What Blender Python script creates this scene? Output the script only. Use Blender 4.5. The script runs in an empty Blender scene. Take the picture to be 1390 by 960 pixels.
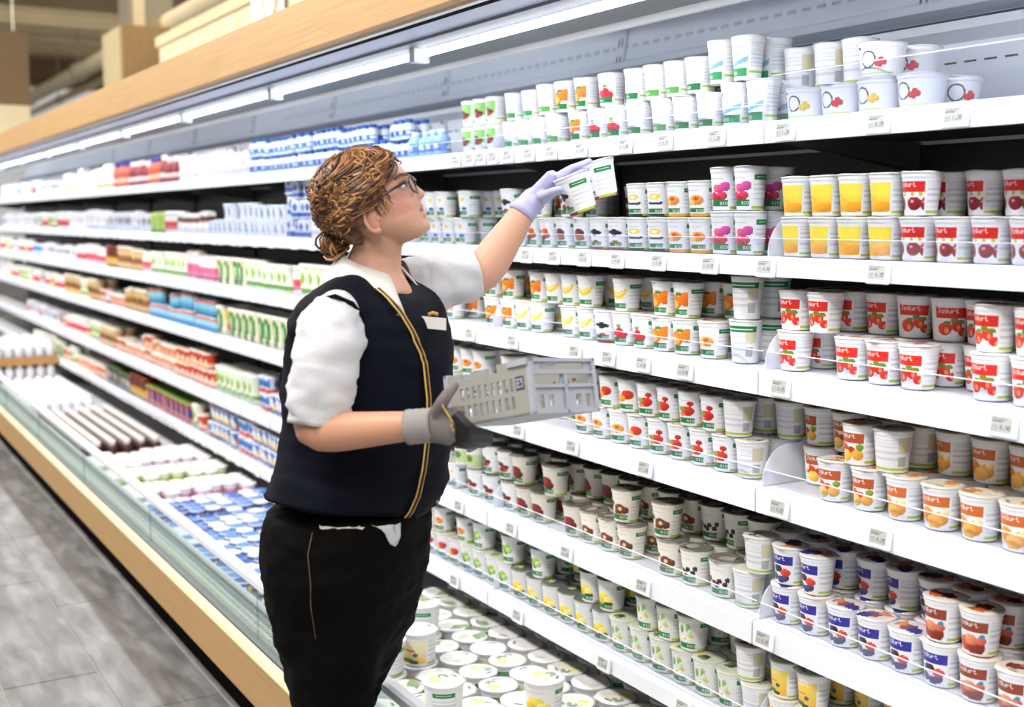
import bpy, bmesh, math, random
import numpy as np
from mathutils import Vector, Matrix, noise
random.seed(7)
rng = np.random.default_rng(7)
S = bpy.context.scene
COL = S.collection

# ------------------------------------------------------------------ camera
IMG_W, IMG_H, FPX = 1390, 960, 1600.0
CAMZ = 1.52
PITCH = math.atan(182 / FPX)
YAW = math.radians(30.88)
CAM = Vector((0, 0, CAMZ))
FH = Vector((-math.cos(YAW), math.sin(YAW), 0))
RGT = Vector((math.sin(YAW), math.cos(YAW), 0))
FWD = FH * math.cos(PITCH) + Vector((0, 0, -math.sin(PITCH)))
UPV = FH * math.sin(PITCH) + Vector((0, 0, math.cos(PITCH)))
cd = bpy.data.cameras.new('camera')
cam = bpy.data.objects.new('camera', cd); COL.objects.link(cam)
m = Matrix((RGT, UPV, -FWD)).transposed().to_4x4(); m.translation = CAM
cam.matrix_world = m
cd.sensor_width = 36; cd.lens = FPX / IMG_W * 36
cd.clip_start = 0.05; cd.clip_end = 120
cd.dof.use_dof = True; cd.dof.focus_distance = 2.75; cd.dof.aperture_fstop = 2.6
S.camera = cam

def ray(px, py): return FWD + RGT * ((px - 695) / FPX) - UPV * ((py - 480) / FPX)
def W(px, py, depth): return CAM + ray(px, py) * depth          # a point at a real distance
def on_y(px, py, Y):
    d = ray(px, py); return CAM + d * (Y / d.y)

# ------------------------------------------------------------------ world, lights, exposure
wd = bpy.data.worlds.new('store_ambient'); S.world = wd; wd.use_nodes = True
wd.node_tree.nodes['Background'].inputs[0].default_value = (1.0, 0.98, 0.96, 1)
wd.node_tree.nodes['Background'].inputs[1].default_value = 0.36
S.view_settings.view_transform = 'Standard'; S.view_settings.look = 'None'
S.view_settings.exposure = 0.55; S.view_settings.gamma = 1.0
S.view_settings.use_curve_mapping = False

def area(name, loc, sx, sy, power, col=(1, 1, 1), rot=(0, 0, 0)):
    l = bpy.data.lights.new(name, 'AREA'); l.shape = 'RECTANGLE'; l.size = sx; l.size_y = sy
    l.energy = power; l.color = col
    o = bpy.data.objects.new(name, l); COL.objects.link(o); o.location = loc; o.rotation_euler = rot
    return o
# luminaire rows of the shop ceiling, above the aisle
for i in range(5):
    area('aisle_luminaire_light', (1.5 - 4.2 * i, -0.9, 4.3), 3.2, 0.5, 120, (1, 0.97, 0.93), (math.radians(22), 0, 0))
# fluorescent strips under the canopy of the cabinet
for i in range(13):
    area('canopy_strip_light', (-0.1 - 1.25 * i, 1.60, 1.985), 1.15, 0.06, 4.8, (0.93, 0.96, 1.0), (math.radians(12), 0, 0))

area('hall_fill_light', (-15, 3.4, 5.4), 6, 3, 90, (1, .92, .80))  # added fill light, only there to brighten the hall beyond the canopy
S.cycles.max_bounces = 7; S.cycles.diffuse_bounces = 3; S.cycles.glossy_bounces = 3; S.cycles.transparent_max_bounces = 10

# ------------------------------------------------------------------ helpers
def lin(h):
    h = h.lstrip('#'); c = [int(h[i:i+2], 16) / 255 for i in (0, 2, 4)]
    return tuple((x / 12.92 if x < .04045 else ((x + .055) / 1.055) ** 2.4) for x in c)

MATS = {}
def mat(name, col, rough=0.5, metal=0.0, spec=0.5, var=0.06, scale=30, stretch=(1, 1, 1), bump=0.0, emit=None, alpha=None):
    """procedural principled material with a light noise variation of the colour"""
    if name in MATS: return MATS[name]
    m = bpy.data.materials.new(name); m.use_nodes = True
    nt = m.node_tree; b = nt.nodes['Principled BSDF']
    if isinstance(col, str): col = lin(col)
    tc = nt.nodes.new('ShaderNodeTexCoord'); mp = nt.nodes.new('ShaderNodeMapping')
    mp.inputs['Scale'].default_value = stretch
    nz = nt.nodes.new('ShaderNodeTexNoise'); nz.inputs['Scale'].default_value = scale; nz.inputs['Detail'].default_value = 4
    mx = nt.nodes.new('ShaderNodeMix'); mx.data_type = 'RGBA'
    mx.inputs[6].default_value = (*[max(0, c * (1 - var)) for c in col], 1)
    mx.inputs[7].default_value = (*[min(1, c * (1 + var)) for c in col], 1)
    nt.links.new(tc.outputs['Object'], mp.inputs[0]); nt.links.new(mp.outputs[0], nz.inputs[0])
    nt.links.new(nz.outputs[0], mx.inputs[0]); nt.links.new(mx.outputs[2], b.inputs['Base Color'])
    b.inputs['Roughness'].default_value = rough; b.inputs['Metallic'].default_value = metal
    b.inputs['Specular IOR Level'].default_value = spec
    if bump:
        bp = nt.nodes.new('ShaderNodeBump'); bp.inputs['Strength'].default_value = bump; bp.inputs['Distance'].default_value = 0.004
        nt.links.new(nz.outputs[0], bp.inputs['Height']); nt.links.new(bp.outputs[0], b.inputs['Normal'])
    if emit:
        b.inputs['Emission Color'].default_value = (*col, 1); b.inputs['Emission Strength'].default_value = emit
    MATS[name] = m
    return m

def attr_mat(name, rough=0.4, spec=0.5, bump=0.0, bscale=200):
    m = bpy.data.materials.new(name); m.use_nodes = True; nt = m.node_tree; b = nt.nodes['Principled BSDF']
    a = nt.nodes.new('ShaderNodeAttribute'); a.attribute_name = 'Col'
    nt.links.new(a.outputs['Color'], b.inputs['Base Color'])
    b.inputs['Roughness'].default_value = rough; b.inputs['Specular IOR Level'].default_value = spec
    if bump:
        tc = nt.nodes.new('ShaderNodeTexCoord'); nz = nt.nodes.new('ShaderNodeTexNoise'); nz.inputs['Scale'].default_value = bscale
        bp = nt.nodes.new('ShaderNodeBump'); bp.inputs['Strength'].default_value = bump; bp.inputs['Distance'].default_value = .002
        nt.links.new(tc.outputs['Object'], nz.inputs[0]); nt.links.new(nz.outputs[0], bp.inputs['Height']); nt.links.new(bp.outputs[0], b.inputs['Normal'])
    MATS[name] = m
    return m

def clear_mat(name, tint, gloss=0.12, rough=0.05, frost=0.0):
    m = bpy.data.materials.new(name); m.use_nodes = True; nt = m.node_tree
    for n in list(nt.nodes): nt.nodes.remove(n)
    o = nt.nodes.new('ShaderNodeOutputMaterial'); t = nt.nodes.new('ShaderNodeBsdfTransparent'); t.inputs[0].default_value = (*tint, 1)
    g = nt.nodes.new('ShaderNodeBsdfGlossy'); g.inputs['Roughness'].default_value = rough
    x = nt.nodes.new('ShaderNodeMixShader'); x.inputs[0].default_value = gloss
    nt.links.new(t.outputs[0], x.inputs[1]); nt.links.new(g.outputs[0], x.inputs[2])
    last = x
    if frost:
        d = nt.nodes.new('ShaderNodeBsdfTranslucent'); d.inputs[0].default_value = (.9, .92, .95, 1)
        e = nt.nodes.new('ShaderNodeBsdfDiffuse'); e.inputs[0].default_value = (.9, .92, .95, 1)
        a = nt.nodes.new('ShaderNodeMixShader'); nt.links.new(d.outputs[0], a.inputs[1]); nt.links.new(e.outputs[0], a.inputs[2])
        y = nt.nodes.new('ShaderNodeMixShader'); y.inputs[0].default_value = frost
        nt.links.new(x.outputs[0], y.inputs[1]); nt.links.new(a.outputs[0], y.inputs[2]); last = y
    nt.links.new(last.outputs[0], o.inputs[0]); MATS[name] = m
    return m

def add(name, me, parent=None, loc=None, rot=None, mats=None):
    if mats is not None:
        for x in (mats if isinstance(mats, (list, tuple)) else [mats]): me.materials.append(x)
    o = bpy.data.objects.new(name, me); COL.objects.link(o)
    if parent: o.parent = parent
    if loc is not None: o.location = loc
    if rot is not None: o.rotation_euler = rot
    return o

def tag(o, label, cat, group=None, kind=None):
    o['label'] = label; o['category'] = cat
    if group: o['group'] = group
    if kind: o['kind'] = kind
    return o

def empty(name, loc=(0, 0, 0)):
    o = bpy.data.objects.new(name, None); COL.objects.link(o); o.location = loc; o.empty_display_size = .1
    return o

class MB:
    def __init__(s): s.v = []; s.f = []
    def box(s, x0, x1, y0, y1, z0, z1):
        n = len(s.v)
        s.v += [(x, y, z) for z in (z0, z1) for y in (y0, y1) for x in (x0, x1)]
        s.f += [tuple(n + i for i in q) for q in ((0, 2, 3, 1), (4, 5, 7, 6), (0, 1, 5, 4), (2, 6, 7, 3), (0, 4, 6, 2), (1, 3, 7, 5))]
        return s
    def quadbox(s, o, a, b, c):
        """box from a corner and three edge vectors"""
        n = len(s.v); o, a, b, c = Vector(o), Vector(a), Vector(b), Vector(c)
        s.v += [tuple(o + a * i + b * j + c * k) for k in (0, 1) for j in (0, 1) for i in (0, 1)]
        s.f += [tuple(n + i for i in q) for q in ((0, 2, 3, 1), (4, 5, 7, 6), (0, 1, 5, 4), (2, 6, 7, 3), (0, 4, 6, 2), (1, 3, 7, 5))]
        return s
    def prism(s, poly, x0, x1):
        """polygon in (y, z) drawn out along x"""
        n = len(s.v); k = len(poly)
        s.v += [(x0, y, z) for y, z in poly] + [(x1, y, z) for y, z in poly]
        s.f += [tuple(range(n, n + k)), tuple(range(n + 2 * k - 1, n + k - 1, -1))]
        s.f += [(n + i, n + k + i, n + k + (i + 1) % k, n + (i + 1) % k) for i in range(k)]
        return s
    def tube(s, pts, rad, seg=8, cap=True, flat=1.0):
        pts = [Vector(p) for p in pts]; n = len(pts)
        if not hasattr(rad, '__len__'): rad = [rad] * n
        base = len(s.v); up = None
        for i, p in enumerate(pts):
            t = (pts[min(i + 1, n - 1)] - pts[max(i - 1, 0)]).normalized()
            if up is None: up = Vector((0, 0, 1)) if abs(t.z) < .9 else Vector((1, 0, 0))
            b = t.cross(up).normalized(); up = b.cross(t).normalized()
            for k in range(seg):
                a = 2 * math.pi * k / seg
                s.v.append(tuple(p + (b * math.cos(a) + up * math.sin(a) * flat) * rad[i]))
        for i in range(n - 1):
            for k in range(seg):
                q = base + i * seg
                s.f.append((q + k, q + (k + 1) % seg, q + seg + (k + 1) % seg, q + seg + k))
        if cap:
            s.f.append(tuple(base + k for k in range(seg))[::-1]); s.f.append(tuple(base + (n - 1) * seg + k for k in range(seg)))
        return s
    def rings(s, rs, cap=True):
        """closed rings of points joined into a skin"""
        base = len(s.v); k = len(rs[0])
        for r in rs: s.v += [tuple(p) for p in r]
        for i in range(len(rs) - 1):
            for j in range(k):
                q = base + i * k
                s.f.append((q + j, q + (j + 1) % k, q + k + (j + 1) % k, q + k + j))
        if cap:
            s.f.append(tuple(range(base + k - 1, base - 1, -1))); s.f.append(tuple(range(base + (len(rs) - 1) * k, base + len(rs) * k)))
        return s
    def ell(s, c, ax, n=14, k=18):
        c = Vector(c); ax = [Vector(a) for a in ax]
        rs = []
        for i in range(1, n):
            t = math.pi * i / n
            rs.append([c + ax[2] * math.cos(t) + (ax[0] * math.cos(2 * math.pi * j / k) + ax[1] * math.sin(2 * math.pi * j / k)) * math.sin(t) for j in range(k)])
        return s.rings(rs)
    def mesh(s, name, smooth=False):
        me = bpy.data.meshes.new(name); me.from_pydata(s.v, [], s.f); me.update()
        bm = bmesh.new(); bm.from_mesh(me); bmesh.ops.recalc_face_normals(bm, faces=bm.faces); bm.to_mesh(me); bm.free()
        if smooth: me.polygons.foreach_set('use_smooth', [True] * len(me.polygons))
        return me

def face_cols(me, cols, name='Col'):
    """cols: one colour for each polygon"""
    at = me.color_attributes.new(name, 'FLOAT_COLOR', 'CORNER')
    n = np.zeros(len(me.polygons), int); me.polygons.foreach_get('loop_total', n)
    c = np.ones((len(cols), 4), np.float32); c[:, :3] = cols
    at.data.foreach_set('color', np.repeat(c, n, axis=0).ravel())

def bevel_mesh(me, w, seg=2):
    bm = bmesh.new(); bm.from_mesh(me)
    bmesh.ops.bevel(bm, geom=bm.edges[:], offset=w, segments=seg, affect='EDGES', profile=.5)
    bm.to_mesh(me); bm.free(); return me

# 5x7 letters for printed words and prices
FONT = {'J': '00111 00010 00010 00010 00010 10010 01100', 'o': '00000 00000 01110 10001 10001 10001 01110', 'g': '00000 01111 10001 10001 01111 00001 01110',
 'u': '00000 00000 10001 10001 10001 10011 01101', 'r': '00000 00000 10110 11001 10000 10000 10000', 't': '01000 01000 11100 01000 01000 01001 00110',
 'a': '00000 00000 01110 00001 01111 10001 01111', 'l': '01100 00100 00100 00100 00100 00100 01110', 'p': '00000 00000 11110 10001 11110 10000 10000',
 '0': '01110 10001 10011 10101 11001 10001 01110', '1': '00100 01100 00100 00100 00100 00100 01110', '2': '01110 10001 00001 00110 01000 10000 11111',
 '5': '11111 10000 11110 00001 00001 10001 01110', '6': '00110 01000 10000 11110 10001 10001 01110', '7': '11111 00001 00010 00100 01000 01000 01000',
 '8': '01110 10001 10001 01110 10001 10001 01110', '9': '01110 10001 10001 01111 00001 00010 01100', '.': '00000 00000 00000 00000 00000 00110 00110',
 'B': '11110 10001 10001 11110 10001 10001 11110', 'I': '01110 00100 00100 00100 00100 00100 01110', 'O': '01110 10001 10001 10001 10001 10001 01110',
 'E': '11111 10000 10000 11110 10000 10000 11111', 'S': '01111 10000 10000 01110 00001 00001 11110'}
def word(text):
    rows = [[] for _ in range(7)]
    for ch in text:
        g = FONT[ch].split()
        for i in range(7): rows[i] += [int(x) for x in g[i]] + [0]
    return np.array(rows)[:, :-1]
def stamp(img, U, V, text, u0, u1, v0, v1, col):
    """print a word into the sample grid (U right, V up)"""
    w = word(text); h, n = w.shape
    i = np.floor((U - u0) / (u1 - u0) * n).astype(int); j = np.floor((v1 - V) / (v1 - v0) * h).astype(int)
    ok = (i >= 0) & (i < n) & (j >= 0) & (j < h)
    hit = ok & (w[np.clip(j, 0, h - 1), np.clip(i, 0, n - 1)] == 1)
    img[hit] = col
def rect(img, U, V, u0, u1, v0, v1, col): img[(U >= u0) & (U <= u1) & (V >= v0) & (V <= v1)] = col
def blob(img, U, V, u, v, ru, rv, col, shade=0.0):
    d = ((U - u) / ru) ** 2 + ((V - v) / rv) ** 2
    k = d < 1
    c = np.array(col)
    f = 1 + shade * ((V[k] - v) / rv - (U[k] - u) / ru)
    img[k] = np.clip(c[None, :] * f[:, None], 0, 1)

# ------------------------------------------------------------------ materials of the place
M_white = mat('white_shelf_metal', (.84, .86, .90), .35, var=.02)
M_rail = mat('white_price_rail', (.82, .85, .90), .3, var=.02)
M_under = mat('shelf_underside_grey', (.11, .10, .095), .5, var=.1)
M_back = mat('dark_back_panel', (.045, .043, .045), .45, var=.15, scale=4)
M_bright = mat('blue_white_panel', (.80, .84, .92), .28, var=.04, scale=2)
M_ceil = mat('polished_case_ceiling', (.86, .90, .97), .07, metal=.65, var=.05, scale=3)
M_grey = mat('grey_reflector', (.17, .19, .20), .4, metal=.3, var=.05)
M_dark = mat('gap_shade_black', (.004, .004, .004), .9, spec=.05)  # near-black colour paints in the shade of the canopy gap and kick recess
M_lilac = mat('lilac_canopy_strip', (.42, .45, .62), .4, var=.04)
M_house = mat('grey_lamp_housing', (.20, .22, .26), .45, var=.04)
M_tube = mat('lit_tube', (.95, .98, 1.0), .3, var=0, emit=2.4)
M_wood = mat('oak_board', '#BF9760', .5, var=.24, scale=9, stretch=(.35, 6, 14), bump=.05)
M_woodlight = mat('oak_board_top', '#F4DDB6', .45, var=.15, scale=9, stretch=(.35, 8, 8))
M_glass = clear_mat('green_glass', (.84, .90, .87), .09, .03)
M_acryl = clear_mat('clear_acrylic', (.95, .96, 1.0), .10, .06)
M_acryledge = mat('acrylic_edge', (.86, .89, .97), .2, var=.02)
M_frost = clear_mat('frosted_divider', (.97, .97, 1.0), .08, .1, frost=.62)
M_print = attr_mat('printed_plastic', .38)
M_foil = attr_mat('printed_foil', .22, .7)
M_tagw = mat('white_tag_plastic', (.80, .82, .85), .35, var=.02)
M_dot = mat('dark_slot', (.02, .02, .03), .6)

# ------------------------------------------------------------------ the refrigerated cabinet
SHELF_Y = 1.85                         # plane of the shelf fronts
BACK_Y = 2.36
XS = [0.5 - 1.25 * i for i in range(14)]     # bay boundaries: .5, -.75, -2.0, -3.25 ...
X_R, X_L = XS[0], XS[-1]
SHELVES = {'A': (1.737, .048), 'B': (1.437, .044), 'C': (1.180, .058), 'D': (.907, .058), 'E': (.590, .058), 'F': (.317, .050)}
SHELF_WORD = {'A': 'top shelf', 'B': 'second shelf', 'C': 'third shelf', 'D': 'fourth shelf', 'E': 'fifth shelf', 'F': 'lowest shelf', 'T': 'bottom tub'}
CAB = empty('refrigerated_cabinet', (0, 0, 0))
tag(CAB, 'long open white refrigerated dairy cabinet with oak trim and six shelf levels', 'cabinet')

def part(name, mb, m, parent=CAB, smooth=False):
    return add(name, mb.mesh(name, smooth), parent, mats=m)

part('back_panel', MB().box(X_L, X_R, BACK_Y, BACK_Y + .03, 0.06, 1.70), M_back)
part('upper_back_panel', MB().box(X_L, X_R, BACK_Y - .004, BACK_Y + .03, 1.70, 1.985), M_bright)
part('upper_ledge', MB().prism([(BACK_Y - .05, 1.955), (BACK_Y - .05, 1.975), (BACK_Y, 1.985), (BACK_Y, 1.93)], X_L, X_R), M_bright)
part('case_ceiling', MB().prism([(1.86, 2.03), (1.86, 2.05), (BACK_Y + .03, 2.01), (BACK_Y + .03, 1.985)], X_L, X_R), M_ceil)
part('case_top', MB().box(X_L, X_R, 1.34, BACK_Y + .03, 2.055, 2.09), M_white)
part('ceiling_edge', MB().box(X_L, X_R, 1.852, 1.866, 2.012, 2.035), M_white)
part('lamp_reflector', MB().prism([(1.63, 2.035), (1.85, 2.03), (1.85, 2.05), (1.63, 2.05)], X_L, X_R), M_grey)
part('canopy_soffit', MB().box(X_L, X_R, 1.40, 1.53, 2.030, 2.05), M_lilac)
part('canopy_gap_shade', MB().box(X_L, X_R, 1.358, 1.40, 2.018, 2.06), M_dark)  # solid black bar put in for the shade inside the gap
part('canopy_profile', MB().box(X_L, X_R, 1.34, 1.358, 2.012, 2.05), M_tagw)
part('lamp_housing', MB().box(X_L, X_R, 1.53, 1.63, 2.022, 2.05), M_house)
# oak fascia boards, one for each two bays
for i in range(0, 13, 2):
    a, b = XS[i] - .45, XS[min(i + 2, 13)] - .45 + .0015
    part('canopy_board', MB().box(b, a, 1.30, 1.34, 2.018, 2.16), M_wood)
for i in range(13):
    x0, x1 = -0.1 - 1.25 * i - .60, -0.1 - 1.25 * i + .60
    t = part('light_tube', MB().tube([(x0, 1.60, 2.006), (x1, 1.60, 2.006)], .011, 10), M_tube, smooth=True)
    e = MB().box(x0 - .03, x0 + .004, 1.575, 1.625, 1.982, 2.024)
    add('tube_holder', e.mesh('tube_holder'), t, mats=M_white)
# slots in the upper back panel
sl = MB()
for i in range(110):
    x = -0.5 - i * .055
    sl.box(x, x + .032, BACK_Y - .0065, BACK_Y - .003, 1.885, 1.889)
o = part('slot_row', sl, M_dot); o['kind'] = 'stuff'
for k, x in enumerate(XS[1:10]):
    p = part('upright_post', MB().box(x - .022, x + .022, BACK_Y - .014, BACK_Y - .002, .10, 1.70), M_back)
    part('upright_post', MB().box(x - .022, x + .022, BACK_Y - .014, BACK_Y - .0045, 1.7005, 1.95), M_bright)
    q = MB()
    for z in (1.80, 1.86, 1.92): q.box(x - .012, x - .006, BACK_Y - .0155, BACK_Y - .013, z, z + .03).box(x + .006, x + .012, BACK_Y - .0155, BACK_Y - .013, z, z + .03)
    add('post_slots', q.mesh('post_slots'), p, mats=M_dot)

# shelves: one board for each bay and level, with rail, brackets and clear front strip
for lv, (zt, h) in SHELVES.items():
    for i in range(13):
        x1, x0 = XS[i] - .003, XS[i + 1] + .003
        sh = part('shelf', MB().box(x0, x1, SHELF_Y + .012, BACK_Y - .02, zt - .018, zt - .002), M_white)
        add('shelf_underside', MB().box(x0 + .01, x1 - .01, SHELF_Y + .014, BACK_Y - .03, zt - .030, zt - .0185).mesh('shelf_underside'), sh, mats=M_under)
        r = MB().prism([(SHELF_Y, zt - h), (SHELF_Y, zt - .006), (SHELF_Y + .004, zt), (SHELF_Y + .016, zt), (SHELF_Y + .016, zt - h)], x0, x1)
        add('price_rail', r.mesh('price_rail'), sh, mats=M_rail)
        for xb in (x0 + .012, x1 - .016):
            b = MB().prism([(SHELF_Y + .03, zt - .031), (SHELF_Y + .03, zt - .038), (BACK_Y - .02, zt - .10), (BACK_Y - .02, zt - .031)], xb, xb + .004)
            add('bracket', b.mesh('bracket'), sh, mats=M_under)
        if i <= 7:
            fz = .10 if (lv == 'A' and i == 1) else .040
            s = add('front_strip', MB().box(x0 + .004, x1 - .004, SHELF_Y + .018, SHELF_Y + .0205, zt, zt + fz).mesh('front_strip'), sh, mats=M_acryl)
            add('strip_edge', MB().box(x0 + .004, x1 - .004, SHELF_Y + .0178, SHELF_Y + .0207, zt + fz, zt + fz + .0016).mesh('strip_edge'), sh, mats=M_acryledge)

# bay-end dividers: frosted plates with a rounded front corner
def divider_mesh(h, dpt):
    pts = [(0, 0)]
    for k in range(13):
        a = math.pi - k * math.pi / 2 / 12
        pts.append((h * .85 + math.cos(a) * h * .85, h + math.sin(a) * 0 - h * (1 - math.sin(a)) * .92))
    pts += [(dpt, h), (dpt, 0)]
    return MB().prism(pts, -.0016, .0016).mesh('shelf_divider')
DIV = divider_mesh(.092, .40); DIV.materials.append(M_frost)
BAYS = ['right bay', 'middle bay', 'third bay', 'fourth bay', 'fifth bay', 'sixth bay', 'seventh bay']
for lv in SHELVES:
    for k in range(2, 4):
        if lv == 'A' and k == 2: continue
        o = add('shelf_divider', DIV, None, (XS[k] - .003, SHELF_Y + .024, SHELVES[lv][0] - .001))
        tag(o, f'frosted rounded divider plate on the {SHELF_WORD[lv]} between {BAYS[k-2]} and {BAYS[k-1]}', 'shelf divider', 'frosted divider plates')

# tub at the foot of the cabinet
part('tub_floor', MB().box(X_L, X_R, 1.20, BACK_Y, .055, .078), M_white)
part('tub_front_wall', MB().prism([(1.195, .055), (1.165, .30), (1.185, .305), (1.215, .078)], X_L, X_R), M_white)
part('kick_plate', MB().box(X_L, X_R, 1.09, 1.13, 0.0, .16), M_dark)
part('base_pan', MB().box(X_L, X_R, 1.06, 1.20, .16, .18), M_dark)
part('glass_rail', MB().prism([(1.060, .462), (1.060, .480), (1.068, .486), (1.088, .486), (1.094, .480), (1.094, .462)], X_L, X_R), M_white)
part('glass_shoe', MB().box(X_L, X_R, 1.062, 1.09, .27, .292), M_grey)
for i in range(13):
    part('front_glass_pane', MB().box(XS[i + 1] + .002, XS[i] - .002, 1.072, 1.080, .29, .464), M_glass)
for i in range(0, 13, 2):
    a, b = XS[i] - .3, XS[min(i + 2, 13)] - .3 + .0012
    w = part('bumper_board', MB().box(b, a, 1.02, 1.058, .148, .283), M_wood)
    add('board_top', MB().box(b, a, 1.0195, 1.0585, .283, .287).mesh('board_top'), w, mats=M_woodlight)
gr = MB()
def gpt(t): return 1.095 + .075 * t, .285 + .015 * t
for j in range(5):
    y, z = gpt(j / 4); gr.box(X_L + 4, X_R, y - .001, y + .001, z - .006, z)
for k in range(620):
    x = X_R - .02 * k
    gr.quadbox((x, 1.095, .279), (.002, 0, 0), (0, .075, .015), (0, 0, .006))
o = part('air_grille', gr, M_white); o['kind'] = 'stuff'
part('grille_base', MB().prism([(1.095, .255), (1.165, .27), (1.165, .262), (1.095, .245)], X_L, X_R), M_grey)

# ------------------------------------------------------------------ floor, ceiling and what shows above the cabinet
def floor_mat():
    m = bpy.data.materials.new('grey_stone_tile'); m.use_nodes = True; nt = m.node_tree; b = nt.nodes['Principled BSDF']
    tc = nt.nodes.new('ShaderNodeTexCoord'); mp = nt.nodes.new('ShaderNodeMapping'); mp.inputs['Scale'].default_value = (1.2, 4.5, 1)
    oi = nt.nodes.new('ShaderNodeObjectInfo'); ad = nt.nodes.new('ShaderNodeVectorMath'); ad.operation = 'ADD'
    n1 = nt.nodes.new('ShaderNodeTexNoise'); n1.inputs['Scale'].default_value = 3.2; n1.inputs['Detail'].default_value = 9; n1.inputs['Distortion'].default_value = .45
    r1 = nt.nodes.new('ShaderNodeValToRGB'); e = r1.color_ramp.elements
    e[0].position = .30; e[0].color = (.115, .110, .104, 1); e[1].position = .72; e[1].color = (.30, .30, .305, 1)
    x = e.new(.5); x.color = (.18, .178, .175, 1)
    nt.links.new(tc.outputs['Object'], ad.inputs[0]); nt.links.new(oi.outputs['Location'], ad.inputs[1])
    nt.links.new(ad.outputs[0], mp.inputs[0]); nt.links.new(mp.outputs[0], n1.inputs[0]); nt.links.new(n1.outputs[0], r1.inputs[0])
    nt.links.new(r1.outputs[0], b.inputs['Base Color']); b.inputs['Roughness'].default_value = .38
    bp = nt.nodes.new('ShaderNodeBump'); bp.inputs['Strength'].default_value = .15; bp.inputs['Distance'].default_value = .003
    nt.links.new(n1.outputs[0], bp.inputs['Height']); nt.links.new(bp.outputs[0], b.inputs['Normal'])
    return m
M_tile = floor_mat()
M_joint = mat('pale_joint', (.30, .29, .27), .7)
fl = add('floor', MB().box(-32, 6, -6, 8, -.06, -.003).mesh('floor'), mats=M_joint); fl['kind'] = 'structure'
TL, TW = 1.18, .30
tile_me = bevel_mesh(MB().box(.003, TL - .003, .003, TW - .003, -.012, 0).mesh('tile'), .0015, 1); tile_me.materials.append(M_tile)
n = 0
for j in range(-4, 4):
    for i in range(-9, 2):
        x = i * TL + (j % 3) * TL / 3 - .08; y = .77 + j * TW
        if y < -.6 or y > 1.2: continue
        add('tile', tile_me, fl, (x, y, 0)); n += 1
rest = MB()
for x0, x1, y0, y1 in ((-32, -11, -6, 8), (-11, 6, 1.67, 8), (-11, 6, -6, -.43), (2.4, 6, -.43, 1.67)):
    rest.box(x0, x1, y0, y1, -.012, -.0005)
o = add('tile_field', rest.mesh('tile_field'), fl, mats=M_tile); o['kind'] = 'stuff'

M_cream = mat('cream_ceiling', '#B59B70', .8, var=.2, scale=1.2)
M_beam = mat('cream_beam', '#E8D9B4', .7, var=.1, scale=2)
M_colwood = mat('warm_plywood', '#B08E5F', .6, var=.2, scale=5, stretch=(5, 5, .6))
M_colwood2 = mat('pale_plywood', '#E2CFA4', .6, var=.1, scale=5, stretch=(5, 5, .6))
M_taupe = mat('taupe_panel', '#7C6549', .7, var=.1, scale=3)
M_steel = mat('steel_column', (.42, .38, .30), .35, metal=.4)
c = add('ceiling', MB().box(-40, 8, -6, 12, 5.6, 5.7).mesh('ceiling'), mats=M_cream); c['kind'] = 'structure'
# partition behind the cabinet with upright boards
pt = add('wall_back', MB().box(-10.2, 6, 2.66, 2.72, 0, 2.98).mesh('wall_back'), mats=M_beam); pt['kind'] = 'structure'
bw = MB().box(0, .40, 0, .018, 0, .78).mesh('board'); bw.materials.append(M_beam)
for k in range(13):
    add('board', bw, pt, (-10.15 + k * .415, 2.64, 2.16))
add('top_rail', MB().box(-10.2, 6, 2.62, 2.73, 2.95, 3.03).mesh('top_rail'), pt, mats=M_colwood2)

# column, hanging panel and pipes seen over the canopy
p0 = W(187, 42, 15); cw = empty('clad_column', (p0.x, p0.y, 0))
tag(cw, 'plywood clad building column with a steel post on top, behind the cabinet', 'column')
zt = p0.z
add('cladding', MB().box(-.55, .45, -.30, .42, 0, zt).mesh('cladding'), cw, mats=M_colwood)
add('pale_side_panel', MB().box(-.551, .40, -.325, -.301, 0, zt - .02).mesh('pale_side_panel'), cw, mats=M_colwood2)
add('steel_post', MB().box(-.30, .2, -.16, .40, zt, 5.6).mesh('steel_post'), cw, mats=M_steel)
add('pale_strip', MB().box(.205, .225, -.10, .04, zt, 5.6).mesh('pale_strip'), cw, mats=M_beam)
pl = W(8, 95, 13)
hp = empty('hanging_panel', (pl.x, pl.y, pl.z)); tag(hp, 'brown hanging box panel under the shop ceiling at the far left', 'panel')
add('panel_body', MB().box(-.06, .06, -.50, .23, -.38, .42).mesh('panel_body'), hp, mats=M_taupe)
add('panel_sill', MB().box(-.07, .07, -.5, .22, -.75, -.385).mesh('panel_sill'), hp, mats=M_beam)
add('hanger', MB().tube([(0, -.3, .42), (0, -.3, 5.6 - pl.z)], .012, 6).tube([(0, .1, .42), (0, .1, 5.6 - pl.z)], .012, 6).mesh('hanger'), hp, mats=M_steel)
def pipe(name, label, a, b, r, m, fl=None):
    mb = MB().tube([a, b], r, 10)
    d = (Vector(b) - Vector(a)); nrm = d.normalized()
    o = add(name, mb.mesh(name, True), mats=m); tag(o, label, 'pipe')
    k = MB()
    for t in (.2, .5, .8):
        c = Vector(a) + d * t
        k.tube([c - nrm * .06, c + nrm * .06], r * 1.25, 10).tube([c, Vector((c.x, c.y, 5.6))], .012, 6)
    add('pipe_hanger', k.mesh('pipe_hanger'), o, mats=M_steel)
pipe('ceiling_pipe', 'thick cream pipe running under the ceiling, nearest above the canopy', (-30, 4.16, 4.0), (-12.5, 4.16, 4.0), .13, M_beam)
pipe('ceiling_pipe', 'thin cream pipe running beside the thicker ceiling pipe', (-30, 4.75, 4.0), (-12, 4.75, 4.0), .07, M_beam)
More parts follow.
